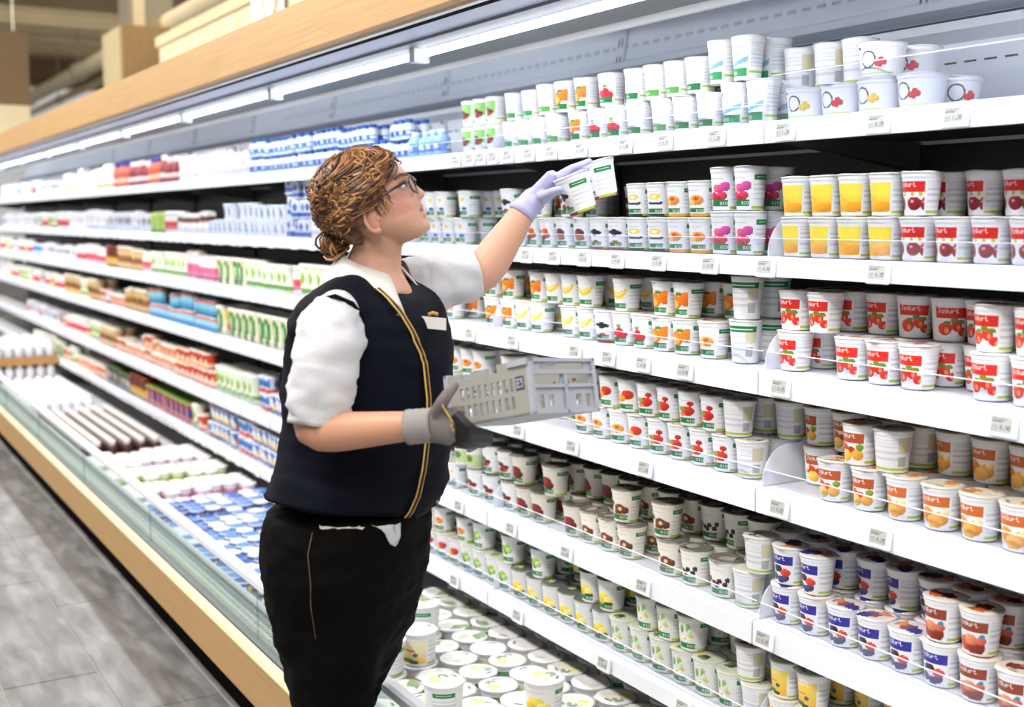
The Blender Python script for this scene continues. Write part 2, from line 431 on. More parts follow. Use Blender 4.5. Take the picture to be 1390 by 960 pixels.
def cross_beam(px, py, dep, label, h, m):
    p = W(px, py, dep)
    o = empty('ceiling_girder', (p.x, p.y, p.z)); tag(o, label, 'girder')
    add('web', MB().box(-.03, .03, -3, 6, -h * .35, h * .35).mesh('web'), o, mats=m)
    add('flange', MB().box(-.14, .14, -3, 6, h * .35, h * .5).mesh('flange'), o, mats=m)
    add('flange', MB().box(-.14, .14, -3, 6, -h * .5, -h * .35).mesh('flange'), o, mats=m)
cross_beam(80, 26, 19, 'cream steel girder crossing the ceiling, upper of the two', .26, M_beam)
cross_beam(80, 45, 22, 'cream steel girder crossing the ceiling, lower of the two', .28, M_beam)
cross_beam(80, 100, 30, 'brown far girder below the two cream ceiling girders', .7, M_taupe)
a, b = on_y(342, 15, 2.615), on_y(386, 15, 2.615)
def poster(U, V):
    img = np.tile(np.array([.75, .74, .76]), (len(U), 1))
    img[np.abs(U - .35 - .5 * V) < .07] = (.45, .22, .08); img[np.abs(U - .75 + .4 * V) < .05] = (.62, .35, .2)
    return img
def painted_panel(name, w, h, nu, nv, fn, t=.006):
    """upright panel in local x (right) and z (up), printed on its -y face"""
    v = []; f = []; uc = []; vc = []
    for j in range(nv + 1):
        for i in range(nu + 1): v.append((w * (i / nu - .5), 0, h * j / nv))
    for j in range(nv):
        for i in range(nu):
            q = j * (nu + 1) + i; f.append((q, q + 1, q + nu + 2, q + nu + 1)); uc.append((i + .5) / nu); vc.append((j + .5) / nv)
    k = len(v); v += [(-w / 2, t, 0), (w / 2, t, 0), (w / 2, t, h), (-w / 2, t, h)]
    f.append((k + 1, k, k + 3, k + 2))
    e = [0, nu, nv * (nu + 1) + nu, nv * (nu + 1)]
    f += [(e[0], k, k + 1, e[1]), (e[1], k + 1, k + 2, e[2]), (e[2], k + 2, k + 3, e[3]), (e[3], k + 3, k, e[0])]
    me = bpy.data.meshes.new(name); me.from_pydata(v, [], f); me.update()
    cols = fn(np.array(uc), np.array(vc)); cols = np.vstack([cols, np.tile(cols[0], (5, 1))])
    face_cols(me, cols); me.materials.append(M_print)
    return me
po = add('wall_poster', painted_panel('wall_poster', abs(b.x - a.x), .62, 20, 30, poster), None, ((a.x + b.x) / 2, 2.612, 2.34))
tag(po, 'white poster with brown diagonal stripes on the partition above the canopy', 'poster')

# ------------------------------------------------------------------ the woman
def WH(px, py, h):
    d = ray(px, py); return CAM + d * (h / d.dot(FH))
def voxel_union(name, mb, vox, smooth=6, fac=.5):
    me = mb.mesh(name + '_raw'); o = bpy.data.objects.new(name + '_raw', me); COL.objects.link(o)
    r = o.modifiers.new('r', 'REMESH'); r.mode = 'VOXEL'; r.voxel_size = vox; r.adaptivity = 0
    if smooth:
        q = o.modifiers.new('s', 'SMOOTH'); q.iterations = smooth; q.factor = fac
    dg = bpy.context.evaluated_depsgraph_get()
    out = bpy.data.meshes.new_from_object(o.evaluated_get(dg)); out.name = name
    bpy.data.objects.remove(o); bpy.data.meshes.remove(me)
    out.polygons.foreach_set('use_smooth', [True] * len(out.polygons))
    return out
def vcols(me, fn):
    n = len(me.vertices); co = np.zeros(n * 3, np.float32); me.vertices.foreach_get('co', co); co = co.reshape(n, 3)
    at = me.color_attributes.new('Col', 'FLOAT_COLOR', 'POINT')
    c = np.ones((n, 4), np.float32); c[:, :3] = fn(co); at.data.foreach_set('color', c.ravel())
def wrinkle(me, amp, sc, seed=0, stretch=(1, 1, 1)):
    n = len(me.vertices); co = np.zeros(n * 3, np.float32); me.vertices.foreach_get('co', co); co = co.reshape(n, 3)
    no = np.zeros(n * 3, np.float32); me.vertex_normals.foreach_get('vector', no); no = no.reshape(n, 3)
    q = co * np.array(stretch) * sc + seed
    d = np.array([noise.noise(Vector(p)) * amp + noise.noise(Vector(p) * 2.3) * amp * .4 for p in q.tolist()])
    me.vertices.foreach_set('co', (co + no * d[:, None]).astype(np.float32).ravel()); me.update()
M_skin = attr_mat('skin', .48, .4, .12, 260)
M_navy = mat('navy_softshell', (.0013, .0024, .0080), .75, spec=.13, var=.25, scale=90, bump=.12)
M_navyin = mat('navy_lining', (.003, .004, .008), .8, spec=.1)
M_jeans = mat('black_denim', (.0022, .0019, .0017), .85, spec=.1, var=.5, scale=40, bump=.15)
M_shirt = mat('white_checked_shirt', (.62, .63, .66), .75, spec=.2, var=.08, scale=260, bump=.1)
M_collar = mat('white_collar', (.74, .73, .70), .7, spec=.2, var=.03)
M_orange = mat('orange_piping', (.62, .30, .05), .5)
M_yellow = mat('yellow_piping', (.72, .47, .10), .5)
M_frame = mat('brown_spectacle_frame', (.035, .014, .010), .25)
M_lens = clear_mat('spectacle_lens', (.96, .97, .97), .10, .03)
M_hair = attr_mat('curly_hair', .42, .5)
M_glilac = mat('lilac_glove', (.42, .42, .66), .55, var=.06, scale=60, bump=.1)
M_ggrey = mat('grey_work_glove', (.17, .15, .145), .8, var=.15, scale=200, bump=.2)
M_gdark = mat('dark_glove_coating', (.012, .010, .012), .5, var=.2, scale=80)
M_knit = mat('knit_cuff', (.30, .28, .27), .85, var=.2, scale=300, bump=.2)

base = WH(470, 900, 2.43); WOM = empty('person', (base.x, base.y, 0))
tag(WOM, 'woman in navy vest and gloves reaching to the shelf, holding a grey crate', 'person')
def wpart(name, me, m, parent=WOM):
    """meshes are made in world coordinates; keep them there under the person"""
    if m is not None: me.materials.append(m)
    o = bpy.data.objects.new(name, me); COL.objects.link(o); o.parent = parent
    if parent is WOM: o.matrix_parent_inverse = Matrix.Translation(-WOM.location)
    else: o.matrix_parent_inverse = Matrix.Identity(4)
    return o
ZV = Vector((0, 0, 1))
def frame(yaw):
    y = math.radians(yaw)
    return RGT * math.cos(y) - FH * math.sin(y), -FH * math.cos(y) - RGT * math.sin(y)      # forward, her right
def ring(py, L, R, w, h, yaw, n=48, e=2.3, tilt=0.0, grow=0.0):
    F, Rv = frame(yaw); c = WH((L + R) / 2, py, h); y = math.radians(yaw)
    half = (R - L) / 2 * h / FPX
    f = math.sqrt(max(half * half - (w * math.sin(y)) ** 2, (half * .5) ** 2)) / math.cos(y)
    out = []
    for k in range(n):
        t = 2 * math.pi * k / n; ct, st = math.cos(t), math.sin(t)
        a = math.copysign(abs(ct) ** (2 / e), ct) * (f + grow); b = math.copysign(abs(st) ** (2 / e), st) * (w + grow)
        out.append(c + F * a + Rv * b - ZV * tilt * a + ZV * max(0, b) * tilt * 3.2)
    return out
def smooth_table(T, step):
    """interpolate the section table over picture rows"""
    T = np.array(T, float); ys = np.arange(T[0, 0], T[-1, 0] + .1, step)
    return [[y] + [float(np.interp(y, T[:, 0], T[:, k])) for k in range(1, T.shape[1])] for y in ys]
BH = 2.43
TORSO = [(366, 478, 524, .060), (371, 466, 536, .090), (378, 452, 550, .124), (388, 437, 566, .157), (400, 424, 582, .178), (412, 413, 592, .190), (440, 403, 602, .195), (480, 396, 609, .192), (530, 391, 613, .188), (570, 388, 613, .188),
         (620, 383, 609, .194), (655, 377, 603, .200), (676, 372, 595, .204), (688, 370, 587, .204)]
YAWT = 28
vest = MB().rings([ring(y, L, R, w, BH, YAWT, tilt=.0 if y < 600 else .06 * (y - 600) / 88) for y, L, R, w in smooth_table(TORSO, 6)])
vme = vest.mesh('vest', True)
wrinkle(vme, .008, 8, 3, (1, 1, 1.8)); wrinkle(vme, .0045, 24, 8, (.8, .8, 1.5))
wpart('vest', vme, M_navy)
def torso_pt(py, ang, off=0.0):
    """point on the vest skin at a picture row; ang 0 = middle of the chest, positive to her right"""
    T = np.array(TORSO); L, R, w = (float(np.interp(py, T[:, 0], T[:, k])) for k in (1, 2, 3))
    r = ring(py, L, R, w, BH, YAWT, n=360, tilt=.0 if py < 600 else .06 * (py - 600) / 88, grow=off)
    return r[int(ang) % 360]
def zip_ang(y): return 7 + 17 * max(0, (500 - y) / 116) ** 1.6
# zip with two coloured edges
VO = bpy.data.objects['vest']
for dang, m, nm in ((0, M_orange, 'zip_piping'), (4.0, M_yellow, 'zip_piping')):
    pts = [torso_pt(y, zip_ang(y) + dang * .8, .0065) for y in range(388, 690, 6)]
    wpart(nm, MB().tube(pts, .0019, 6).mesh(nm, True), m)
wpart('zip_teeth', MB().tube([torso_pt(y, zip_ang(y) + 1.6, .0052) for y in range(388, 690, 6)], .0036, 6).mesh('zip_teeth', True), M_gdark)
# hem band and armhole piping
wpart('vest_hem', MB().tube([torso_pt(681, k, .001) for k in range(0, 361, 6)], .0016, 5, cap=False).mesh('vest_hem', True), M_navyin)
# shirt collar: two white wings around the neck
def wing(sign, nm):
    F, Rv = frame(YAWT); c = WH(508, 362, BH); mb = MB(); rows = []
    for j in range(4):
        t = j / 3; row = []
        for k in range(11):
            a = math.radians(sign * (172 - k * (14.0 if sign > 0 else 11.5))); s = k / (10 if sign > 0 else 13)
            rad = .057 + .040 * t + .018 * s * t
            zz = .040 - t * (.044 + .040 * s ** 2) - .054 * s
            row.append(c + F * (math.cos(a) * rad * (1.02 + .22 * s)) + Rv * (math.sin(a) * rad * 1.05) + ZV * zz)
        rows.append(row)
    for r in rows: mb.v += [tuple(p) for p in r]
    for i in range(3):
        for k in range(10): mb.f.append((i * 11 + k, i * 11 + k + 1, (i + 1) * 11 + k + 1, (i + 1) * 11 + k))
    o = wpart(nm, mb.mesh(nm, True), M_collar); s_ = o.modifiers.new('t', 'SOLIDIFY'); s_.thickness = .003
wing(1, 'shirt_collar'); wing(-1, 'shirt_collar')
# name badge with an orange emblem on the far chest
bp = torso_pt(437, -6, .004) - FH * .022; F, Rv = frame(YAWT); nb = (F * .62 + Rv * .78).normalized(); tb = nb.cross(ZV).normalized()
bo = wpart('name_badge', MB().quadbox(bp - tb * .026 - ZV * .012, tb * .052 + ZV * .006, ZV * .024, nb * .004).mesh('name_badge'), M_collar)
wpart('badge_emblem', MB().tube([bp - tb * .010 + ZV * .020, bp + tb * .0 + ZV * .024, bp + tb * .010 + ZV * .020], .0035, 8).mesh('badge_emblem', True), M_orange)

# --- trousers
PANTS = [(684, 368, 586, .188), (710, 362, 584, .196), (740, 359, 582, .200), (770, 361, 579, .198), (800, 367, 573, .192), (830, 375, 565, .184), (860, 382, 554, .172), (890, 388, 540, .150), (920, 392, 522, .12)]
mb = MB().rings([ring(y, L, R, w, BH, 18, n=40) for y, L, R, w in smooth_table(PANTS, 10)])
def ground(p, z): return Vector((p.x, p.y, z))
def leg(hip, mid, low, knee, ank, rads):
    pts = [hip, mid, low, knee, knee * .5 + ank * .5, ank]; pp = []; rr = []
    for i in range(len(pts) - 1):
        for k in range(6): t = k / 6; pp.append(pts[i].lerp(pts[i + 1], t)); rr.append(rads[i] * (1 - t) + rads[i + 1] * t)
    pp.append(pts[-1]); rr.append(rads[-1]); return pp, rr
ankN = ground(WH(452, 1180, 2.36), .07); ankF = ground(WH(486, 1180, 2.50), .07)
pN = leg(WH(462, 800, 2.345), WH(456, 880, 2.34), WH(449, 955, 2.335), ground(WH(450, 1010, 2.33), .47), ankN, [.108, .098, .083, .066, .062, .056])
pF = leg(WH(486, 800, 2.51), WH(482, 860, 2.51), WH(456, 955, 2.50), ground(WH(458, 1010, 2.48), .47), ankF, [.108, .102, .083, .066, .062, .056])
mb.tube(*pN, 20).tube(*pF, 20)
pm = voxel_union('trousers', mb, .009, 5)
wrinkle(pm, .006, 13, 1, (1, 1, 1.8)); wrinkle(pm, .003, 40, 5, (.6, .6, 1.6))
PT = wpart('trousers', pm, M_jeans)
for nm, a, f2 in (('shoe', ankN, 0), ('shoe', ankF, 1)):
    F, Rv = frame(10); mb = MB(); rs = []
    for t, w, h, z in ((-.10, .02, .03, .045), (-.09, .035, .05, .05), (-.04, .040, .055, .055), (.03, .044, .048, .048), (.09, .048, .038, .038), (.14, .042, .028, .029), (.165, .022, .018, .022)):
        rs.append([a + F * t + Rv * (w * math.cos(k * math.pi / 8)) + ZV * (z - a.z + h * math.sin(k * math.pi / 8) * .8) for k in range(16)])
    so = wpart(nm, mb.rings(rs).mesh(nm, True), M_gdark)
    wpart('sole', MB().rings([[a + F * (.03 + .145 * math.cos(k * math.pi / 12)) + Rv * (.05 * math.sin(k * math.pi / 12)) + ZV * (z - a.z) for k in range(24)] for z in (.0005, .016)]).mesh('sole'), M_navyin)

# --- head frame
HS = 2.42 / FPX
HO = WH(505, 268, 2.42)
ta = math.radians(22)
HF = RGT * math.cos(ta) + ZV * math.sin(ta); HU = ZV * math.cos(ta) - RGT * math.sin(ta); HL = -FH            # forward, up, towards the camera
HF = (HF + FH * .05).normalized()
def hp(f, u, l): return HO + (HF * f + HU * u + HL * l) * HS
HEAD = np.array([(64, -4, -12, 8), (62, 8, -24, 20), (57, 24, -38, 32), (46, 41, -51, 44), (30, 50.5, -58, 50), (15, 55, -60, 52), (6, 57.5, -60, 51), (0, 57.5, -59, 50.5), (-6, 55.5, -58, 50), (-14, 55, -56, 49.5), (-22, 56, -53, 48.5), (-30, 57, -48, 47),
                 (-38, 56.5, -40, 45), (-46, 55.5, -30, 42), (-54, 55, -18, 38), (-62, 57.5, -6, 32), (-68, 55.5, 4, 26), (-73, 47, 10, 18)])[::-1]
def head_pt(u, th, off=0.0, hair=False):
    f = np.interp(u, HEAD[:, 0], HEAD[:, 1]); b = np.interp(u, HEAD[:, 0], HEAD[:, 2]); w = np.interp(u, HEAD[:, 0], HEAD[:, 3])
    m = f * .35 + b * .65 if u > -40 else (f + b) / 2
    c, s = math.cos(th), math.sin(th); e = 2.25
    x = m + (math.copysign(abs(c) ** (2 / e), c)) * ((f - m) if c > 0 else (m - b)); y = math.copysign(abs(s) ** (2 / e), s) * w
    # eye sockets and cheeks
    if c > 0: x -= 4.5 * math.exp(-((u + 3) / 8) ** 2 - ((abs(y) - 24) / 11) ** 2); x += 2.0 * math.exp(-((u + 26) / 12) ** 2 - ((abs(y) - 27) / 13) ** 2)
    d = math.hypot(x - m, y) or 1
    return x + off * (x - m) / d, u, y + off * y / d
mb = MB()
us = list(np.linspace(-73, 64, 46))
mb.rings([[hp(*head_pt(u, 2 * math.pi * k / 44)) for k in range(44)] for u in us])
mb.rings([[hp(f + dx, u, l) for dx, l in ((0, -w), (d * .65, -w * .6), (d, 0), (d * .65, w * .6), (0, w), (-8, w * .7), (-8, -w * .7))] for u, f, d, w in
          ((6, 54, 3, 4), (-2, 55, 5, 5), (-8, 54, 9, 6), (-14, 54, 12.5, 8), (-19, 54, 15.5, 10), (-22, 54, 15.5, 11.5), (-25, 54, 12, 11), (-27.5, 54, 6, 8))])
mb.ell(hp(55.5, -35.5, 0), [(HF * 4.6) * HS, (HL * 14) * HS, (HU * 4.0) * HS], 10, 16).ell(hp(54.5, -47.5, 0), [(HF * 5.2) * HS, (HL * 12.5) * HS, (HU * 4.2) * HS], 10, 16)
mb.ell(hp(50, -62, 0), [(HF * 9.5) * HS, (HL * 15) * HS, (HU * 8.5) * HS], 10, 16)
nk = [hp(-12, -20, 0), hp(-8, -48, 0), WH(512, 340, 2.43), WH(507, 362, 2.43), WH(505, 392, 2.43)]
mb.tube(nk, [.050, .050, .0505, .058, .085], 24, flat=1.0)
mb.rings([ring(y, L + 8, R - 8, w - .012, BH, YAWT) for y, L, R, w in TORSO if 370 <= y <= 656])
SN, EN, WN = WH(446, 428, 2.27), WH(417, 590, 2.185), WH(572, 577, 2.10)
SF, EF, WF = WH(566, 398, 2.58), WH(656, 370, 2.62), WH(716, 280, 2.65)
def limb(a, b, c, r): 
    pts = []; rr = []
    for i, (p, q) in enumerate(((a, b), (b, c))):
        for k in range(8): t = k / 8; pts.append(p.lerp(q, t)); rr.append(float(np.interp(i + t, [0, .6, 1, 1.3, 2], r)))
    pts.append(c); rr.append(r[-1])
    for _ in range(2): pts = [pts[0]] + [(pts[i - 1] + pts[i] * 2 + pts[i + 1]) / 4 for i in range(1, len(pts) - 1)] + [pts[-1]]
    return pts, rr
mb.tube(*limb(SN, EN, WN, [.040, .035, .0365, .0375, .0255]), 20)
mb.tube(*limb(SF, EF, WF, [.058, .050, .046, .042, .0262]), 20)
bme = voxel_union('body', mb, .0042, 5)
inv = Matrix((HF, HU, HL)).inverted()      # rows -> solve for local
def skin_col(co):
    rel = (co - np.array(HO)) / HS
    f, u, l = rel @ np.array(HF), rel @ np.array(HU), rel @ np.array(HL)
    c = np.tile(np.array([.60, .33, .225]), (len(co), 1))
    g = np.exp(-((f - 36) / 17) ** 2 - ((u + 27) / 15) ** 2)[:, None] * (np.abs(l) > 12)[:, None]
    c = c * (1 - g * .75) + np.array([.63, .25, .19]) * g * .75
    g = np.exp(-((f - 66) / 9) ** 2 - ((u + 20) / 7) ** 2)[:, None]; c = c * (1 - g * .4) + np.array([.62, .26, .2]) * g * .4
    lip = np.exp(-(((np.abs(u + 41.5) - 5.5) / 4.0) ** 2)) * np.exp(-(l / 13) ** 4) * (f > 51) * (np.abs(u + 41.5) < 11); lip = lip[:, None]
    c = c * (1 - lip * .85) + np.array([.58, .19, .17]) * lip * .85
    m = (np.abs(u + 41.5) < 1.4) & (f > 50) & (np.abs(l) < 14); c[m] = (.22, .06, .05)
    arm = (co[:, 2] < 1.3)[:, None]; c = np.where(arm, c * np.array([1.0, .92, .86]), c)
    return np.clip(c, 0, 1)
vcols(bme, skin_col)
BODY = wpart('body', bme, M_skin)
# ears, eyes, brows
M_eye = mat('eye_white', (.75, .72, .70), .2); M_iris = mat('blue_grey_iris', (.07, .10, .14), .15); M_brow = mat('brow_hair', (.16, .075, .03), .7)
for sgn in (1, -1):
    e = MB(); c0 = (-7, -28, sgn * 46.5)
    pts = [hp(c0[0] + 9.5 * math.sin(a) * (1.0 if a < 0 else .95) + 2, c0[1] + 17.5 * math.cos(a) - 1, c0[2] + sgn * (5.5 - 3.5 * math.sin(a))) for a in np.linspace(.9, -3.6, 18)]
    e.tube(pts, [.0042] * 14 + [.005, .0055, .006, .0058], 8)
    e.ell(hp(c0[0] + 1, c0[1] - 1, c0[2] + sgn * 2), [HF * HS * 9.5, HL * HS * 4.5, HU * HS * 16], 10, 14)
    e.ell(hp(c0[0] + 8, c0[1] - 3, c0[2] + sgn * 3), [HF * HS * 3.5, HL * HS * 3.5, HU * HS * 5], 8, 10)
    eme = e.mesh('ear', True); vcols(eme, lambda co: np.tile(np.array([.64, .32, .22]), (len(co), 1))); wpart('ear', eme, M_skin)
    ey = wpart('eye', MB().ell(hp(46, -3.8, sgn * 25), [HF * HS * 6.2, HL * HS * 8, HU * HS * 3.4], 12, 16).mesh('eye', True), M_eye)
    wpart('iris', MB().ell(hp(49.6, -3.2, sgn * 27.5), [HF * HS * 3.0, HL * HS * 3.8, HU * HS * 3.2], 8, 12).mesh('iris', True), M_iris)
    wpart('eyelid', MB().tube([hp(42, -3, sgn * 34), hp(48, 1.6, sgn * 30), hp(52.5, 2.2, sgn * 24), hp(52, 0, sgn * 17)], .0022, 6).mesh('eyelid', True), M_brow)
    wpart('eyebrow', MB().tube([hp(40, 8, sgn * 38), hp(49, 12, sgn * 32), hp(54.5, 11, sgn * 22), hp(57, 9, sgn * 13)], [.0012, .0022, .0024, .0016], 6, flat=1.3).mesh('eyebrow', True), M_brow)
# spectacles
g = MB()
for sgn in (1, -1):
    loop = [hp(60.5 - abs(math.sin(a)) * 0 - max(0, 13 * math.cos(a)) * .35, -6 + 11.5 * math.copysign(abs(math.sin(a)) ** .8, math.sin(a)), sgn * (22 + 15.5 * math.copysign(abs(math.cos(a)) ** .8, math.cos(a)))) for a in np.linspace(0, 2 * math.pi, 25)]
    g.tube(loop, .0019, 6, cap=False)
    g.tube([hp(56, -1, sgn * 38), hp(50, -1, sgn * 46.5), hp(30, -4, sgn * 52.5), hp(4, -10, sgn * 53.5), hp(-8, -14, sgn * 52)], [.0026, .0028, .0026, .0024, .002], 6)
    if sgn == 1: loopN = loop
g.tube([hp(61, -2, -7), hp(63, 0, 0), hp(61, -2, 7)], .0018, 6)
GL = wpart('spectacles', g.mesh('spectacles', True), M_frame)
for sgn in (1, -1):
    lp = [hp(60.5 - max(0, 13 * math.cos(a)) * .35, -6 + 11 * math.copysign(abs(math.sin(a)) ** .8, math.sin(a)), sgn * (22 + 15 * math.copysign(abs(math.cos(a)) ** .8, math.cos(a)))) for a in np.linspace(0, 2 * math.pi, 25)[:-1]]
    b = MB(); b.v = [tuple(p) for p in lp] + [tuple(p + HF * .0012) for p in lp]; b.f = [tuple(range(23, -1, -1)), tuple(range(24, 48))] + [(i, (i + 1) % 24, 24 + (i + 1) % 24, 24 + i) for i in range(24)]
    wpart('lens', b.mesh('lens'), M_lens)
# hair: thick cap, curls and a low bun
LIM_U = [-62, -50, -38, -24, -12, 0, 12, 24, 36, 46, 56, 70]; LIM_F = [-40, -30, -24, -17, 10, 20, 30, 37, 45, 52, 60, 80]
def hair_off(u, th): 
    back = (1 - math.cos(th)) / 2
    return 6 + 13 * back * (1 if u < 45 else .5) + 3 * math.sin(5 * th + u * .11)
hm = MB(); K1, U1 = 60, list(np.linspace(-58, 66, 46)); idx = {}
for i, u in enumerate(U1):
    for k in range(K1):
        th = 2 * math.pi * k / K1; f, uu, l = head_pt(u, th, hair_off(u, th))
        top = max(0, (u - 40) / 26) * 7
        p = hp(f, uu + top * .6, l); nz = noise.noise(p * 55) * .006 + noise.noise(p * 120) * .004
        idx[(i, k)] = len(hm.v); hm.v.append(tuple(p + (p - HO).normalized() * nz))
for i in range(len(U1) - 1):
    for k in range(K1):
        um = (U1[i] + U1[i + 1]) / 2; f = head_pt(um, 2 * math.pi * (k + .5) / K1, hair_off(um, 2 * math.pi * (k + .5) / K1))[0]
        if f < np.interp(um, LIM_U, LIM_F): hm.f.append((idx[(i, k)], idx[(i, (k + 1) % K1)], idx[(i + 1, (k + 1) % K1)], idx[(i + 1, k)]))
hm.f.append(tuple(idx[(len(U1) - 1, k)] for k in range(K1)))
hme = hm.mesh('hair', True)
def hair_col(co):
    c = np.array([[noise.noise(Vector(map(float, p)) * 70), noise.noise(Vector(map(float, p)) * 25)] for p in co])
    t = np.clip(.5 + c[:, :1] * .8 + c[:, 1:] * .5, 0, 1)
    return np.array([.045, .016, .006]) * (1 - t) + np.array([.24, .10, .032]) * t
vcols(hme, hair_col); HAIR = wpart('hair', hme, M_hair)
cm = MB(); ccol = []
def add_curl(pts, r, col):
    n0 = len(cm.v); cm.tube(pts, [r * .5] + [r] * (len(pts) - 2) + [r * .4], 5); ccol.extend([col] * (len(cm.v) - n0))
hc = [(.05, .018, .007), (.14, .052, .016), (.27, .11, .034), (.46, .23, .085), (.09, .034, .012)]
rr = random.Random(3)
for q in range(620):
    u0 = rr.uniform(-20, 66); t0 = rr.uniform(-math.pi, math.pi)
    if head_pt(u0, t0, 8)[0] > np.interp(u0, LIM_U, LIM_F) - 1: continue
    u1 = -32 + rr.uniform(-14, 12); t1 = math.pi * (1 if t0 > 0 else -1) * rr.uniform(.72, 1.0)
    n = 13; pts = []; ph = rr.uniform(0, 6.28); amp = rr.uniform(2, 5); frq = rr.uniform(1.5, 4); ln = rr.uniform(.3, .75)
    for k in range(n):
        s = k / (n - 1) * ln; u = u0 + (u1 - u0) * s + amp * math.sin(frq * 6.28 * s + ph); th = t0 + (t1 - t0) * s + .05 * amp * math.cos(frq * 6.28 * s + ph)
        f, uu, l = head_pt(u, th, hair_off(u, th) + .5 + 2.4 * math.sin(frq * 6.28 * s * 1.3 + ph * 2) + rr.uniform(-.3, .3))
        top = max(0, (u - 40) / 26) * 7
        pts.append(hp(f, uu + top * .6, l))
    add_curl(pts, rr.uniform(.0012, .0030), rr.choice(hc))
bun = hp(-68, -30, 0) * .5 + WH(451, 331, 2.42) * .5
bun = WH(452, 330, 2.42)
for q in range(90):
    a0 = rr.uniform(0, 6.28); b0 = rr.uniform(-1.2, 1.2); rad = rr.uniform(.010, .027); pts = []
    ax = Vector((rr.uniform(-1, 1), rr.uniform(-1, 1), rr.uniform(-1, 1))).normalized(); e1 = ax.orthogonal().normalized(); e2 = ax.cross(e1)
    cc = bun + Vector((rr.uniform(-.008, .008), rr.uniform(-.008, .008), rr.uniform(-.010, .008)))
    for k in range(12):
        t = a0 + k * .42; pts.append(cc + (e1 * math.cos(t) + e2 * math.sin(t)) * rad * (1 + .12 * math.sin(3 * t)) + ax * b0 * .008)
    add_curl(pts, rr.uniform(.0018, .0036), rr.choice(hc))
for q in range(60):                       # loose ends around the nape and temple
    s0 = hp(rr.uniform(-60, -20), rr.uniform(-46, -20), rr.choice((-1, 1)) * rr.uniform(10, 46)) if q % 3 else hp(rr.uniform(-2, 24), rr.uniform(-10, 12), rr.choice((-1, 1)) * rr.uniform(48, 54))
    d = (bun - s0).normalized() if q % 3 else (HU * -1 + HF * rr.uniform(-.6, .4)).normalized(); pts = []
    for k in range(10): pts.append(s0 + d * k * .0042 + HL * .003 * math.sin(k * 1.1 + q) + HU * .003 * math.cos(k * .9 + q))
    add_curl(pts, rr.uniform(.0009, .0018), rr.choice(hc))
cme = cm.mesh('curls', True); at = cme.color_attributes.new('Col', 'FLOAT_COLOR', 'POINT'); at.data.foreach_set('color', np.c_[np.array(ccol), np.ones(len(ccol))].astype(np.float32).ravel())
o = wpart('curls', cme, M_hair); o['kind'] = 'stuff'
bb = MB().ell(bun, [Vector((.026, 0, 0)), Vector((0, .026, 0)), Vector((0, 0, .024))], 14, 18).mesh('hair_bun', True); wrinkle(bb, .006, 60); vcols(bb, hair_col); wpart('hair_bun', bb, M_hair)

# --- sleeves
def sleeve(nm, pts, rad, m, wr=.008, flat=1.0):
    P = []; R = []
    for i in range(len(pts) - 1):
        for k in range(8): t = k / 8; P.append(pts[i].lerp(pts[i + 1], t)); R.append(rad[i] * (1 - t) + rad[i + 1] * t)
    P.append(pts[-1]); R.append(rad[-1])
    for _ in range(3): P = [P[0]] + [(P[i - 1] + P[i] * 2 + P[i + 1]) / 4 for i in range(1, len(P) - 1)] + [P[-1]]
    mb = MB().tube(P, R, 36, cap=False, flat=flat); me = mb.mesh(nm, True); wrinkle(me, wr, 20, 2, (.8, .8, 1.5)); wrinkle(me, wr * .55, 55, 4, (.7, .7, 1.4))
    o = wpart(nm, me, m); s_ = o.modifiers.new('t', 'SOLIDIFY'); s_.thickness = .0025; return o
sleeve('shirt_sleeve', [WH(459, 428, 2.30), WH(450, 446, 2.25), WH(445, 480, 2.215), WH(437, 530, 2.195), WH(431, 578, 2.185)], [.050, .0640, .0675, .0635, .0545], M_shirt)
sleeve('shirt_sleeve', [WH(548, 388, 2.56), WH(578, 386, 2.58), WH(612, 376, 2.60), WH(644, 366, 2.615)], [.056, .067, .066, .059], M_shirt)
# armhole piping of the vest, near side
ap = [WH(x, y, h) for x, y, h in ((492, 430, 2.26), (478, 412, 2.235), (455, 402, 2.222), (430, 408, 2.24), (412, 428, 2.28), (400, 456, 2.33))]
wpart('armhole_edge', MB().tube(ap, .0045, 6).mesh('armhole_edge', True), M_navyin)
# shirt tail and pocket lining below the hem, side seam
from mathutils.bvhtree import BVHTree
TREES = {}
def on_mesh(o, p, off=.002):
    if o.name not in TREES: TREES[o.name] = BVHTree.FromPolygons([v.co for v in o.data.vertices], [tuple(q.vertices) for q in o.data.polygons])
    loc, nor, i, d = TREES[o.name].find_nearest(p); return loc + nor * off
def patch(nm, quad, m, tgt, nu=8, nv=5, off=.004):
    q = [Vector(p) for p in quad]; mb = MB()
    for j in range(nv + 1):
        for i in range(nu + 1):
            a = q[0].lerp(q[1], i / nu); b = q[3].lerp(q[2], i / nu); mb.v.append(tuple(on_mesh(tgt, a.lerp(b, j / nv), off)))
    for j in range(nv):
        for i in range(nu): k = j * (nu + 1) + i; mb.f.append((k, k + 1, k + nu + 2, k + nu + 1))
    o = wpart(nm, mb.mesh(nm, True), m); s_ = o.modifiers.new('t', 'SOLIDIFY'); s_.thickness = .002; s_.offset = 1
NH = 2.25
patch('shirt_tail', [WH(505, 706, NH), WH(560, 706, NH + .02), WH(557, 748, NH + .02), WH(541, 744, NH + .01)], M_shirt, PT, off=.006)
patch('pocket_lining', [WH(424, 697, NH - .02), WH(488, 704, NH - .02), WH(494, 715, NH - .02), WH(426, 707, NH - .02)], M_collar, PT)
M_seam = mat('pale_seam', (.10, .085, .07), .8)
wpart('side_seam', MB().tube([on_mesh(PT, WH(x, y, 2.2), .0005) for x, y in ((408, 722), (408, 760), (410, 800), (413, 840), (416, 880))], .0011, 5).mesh('side_seam', True), M_seam)

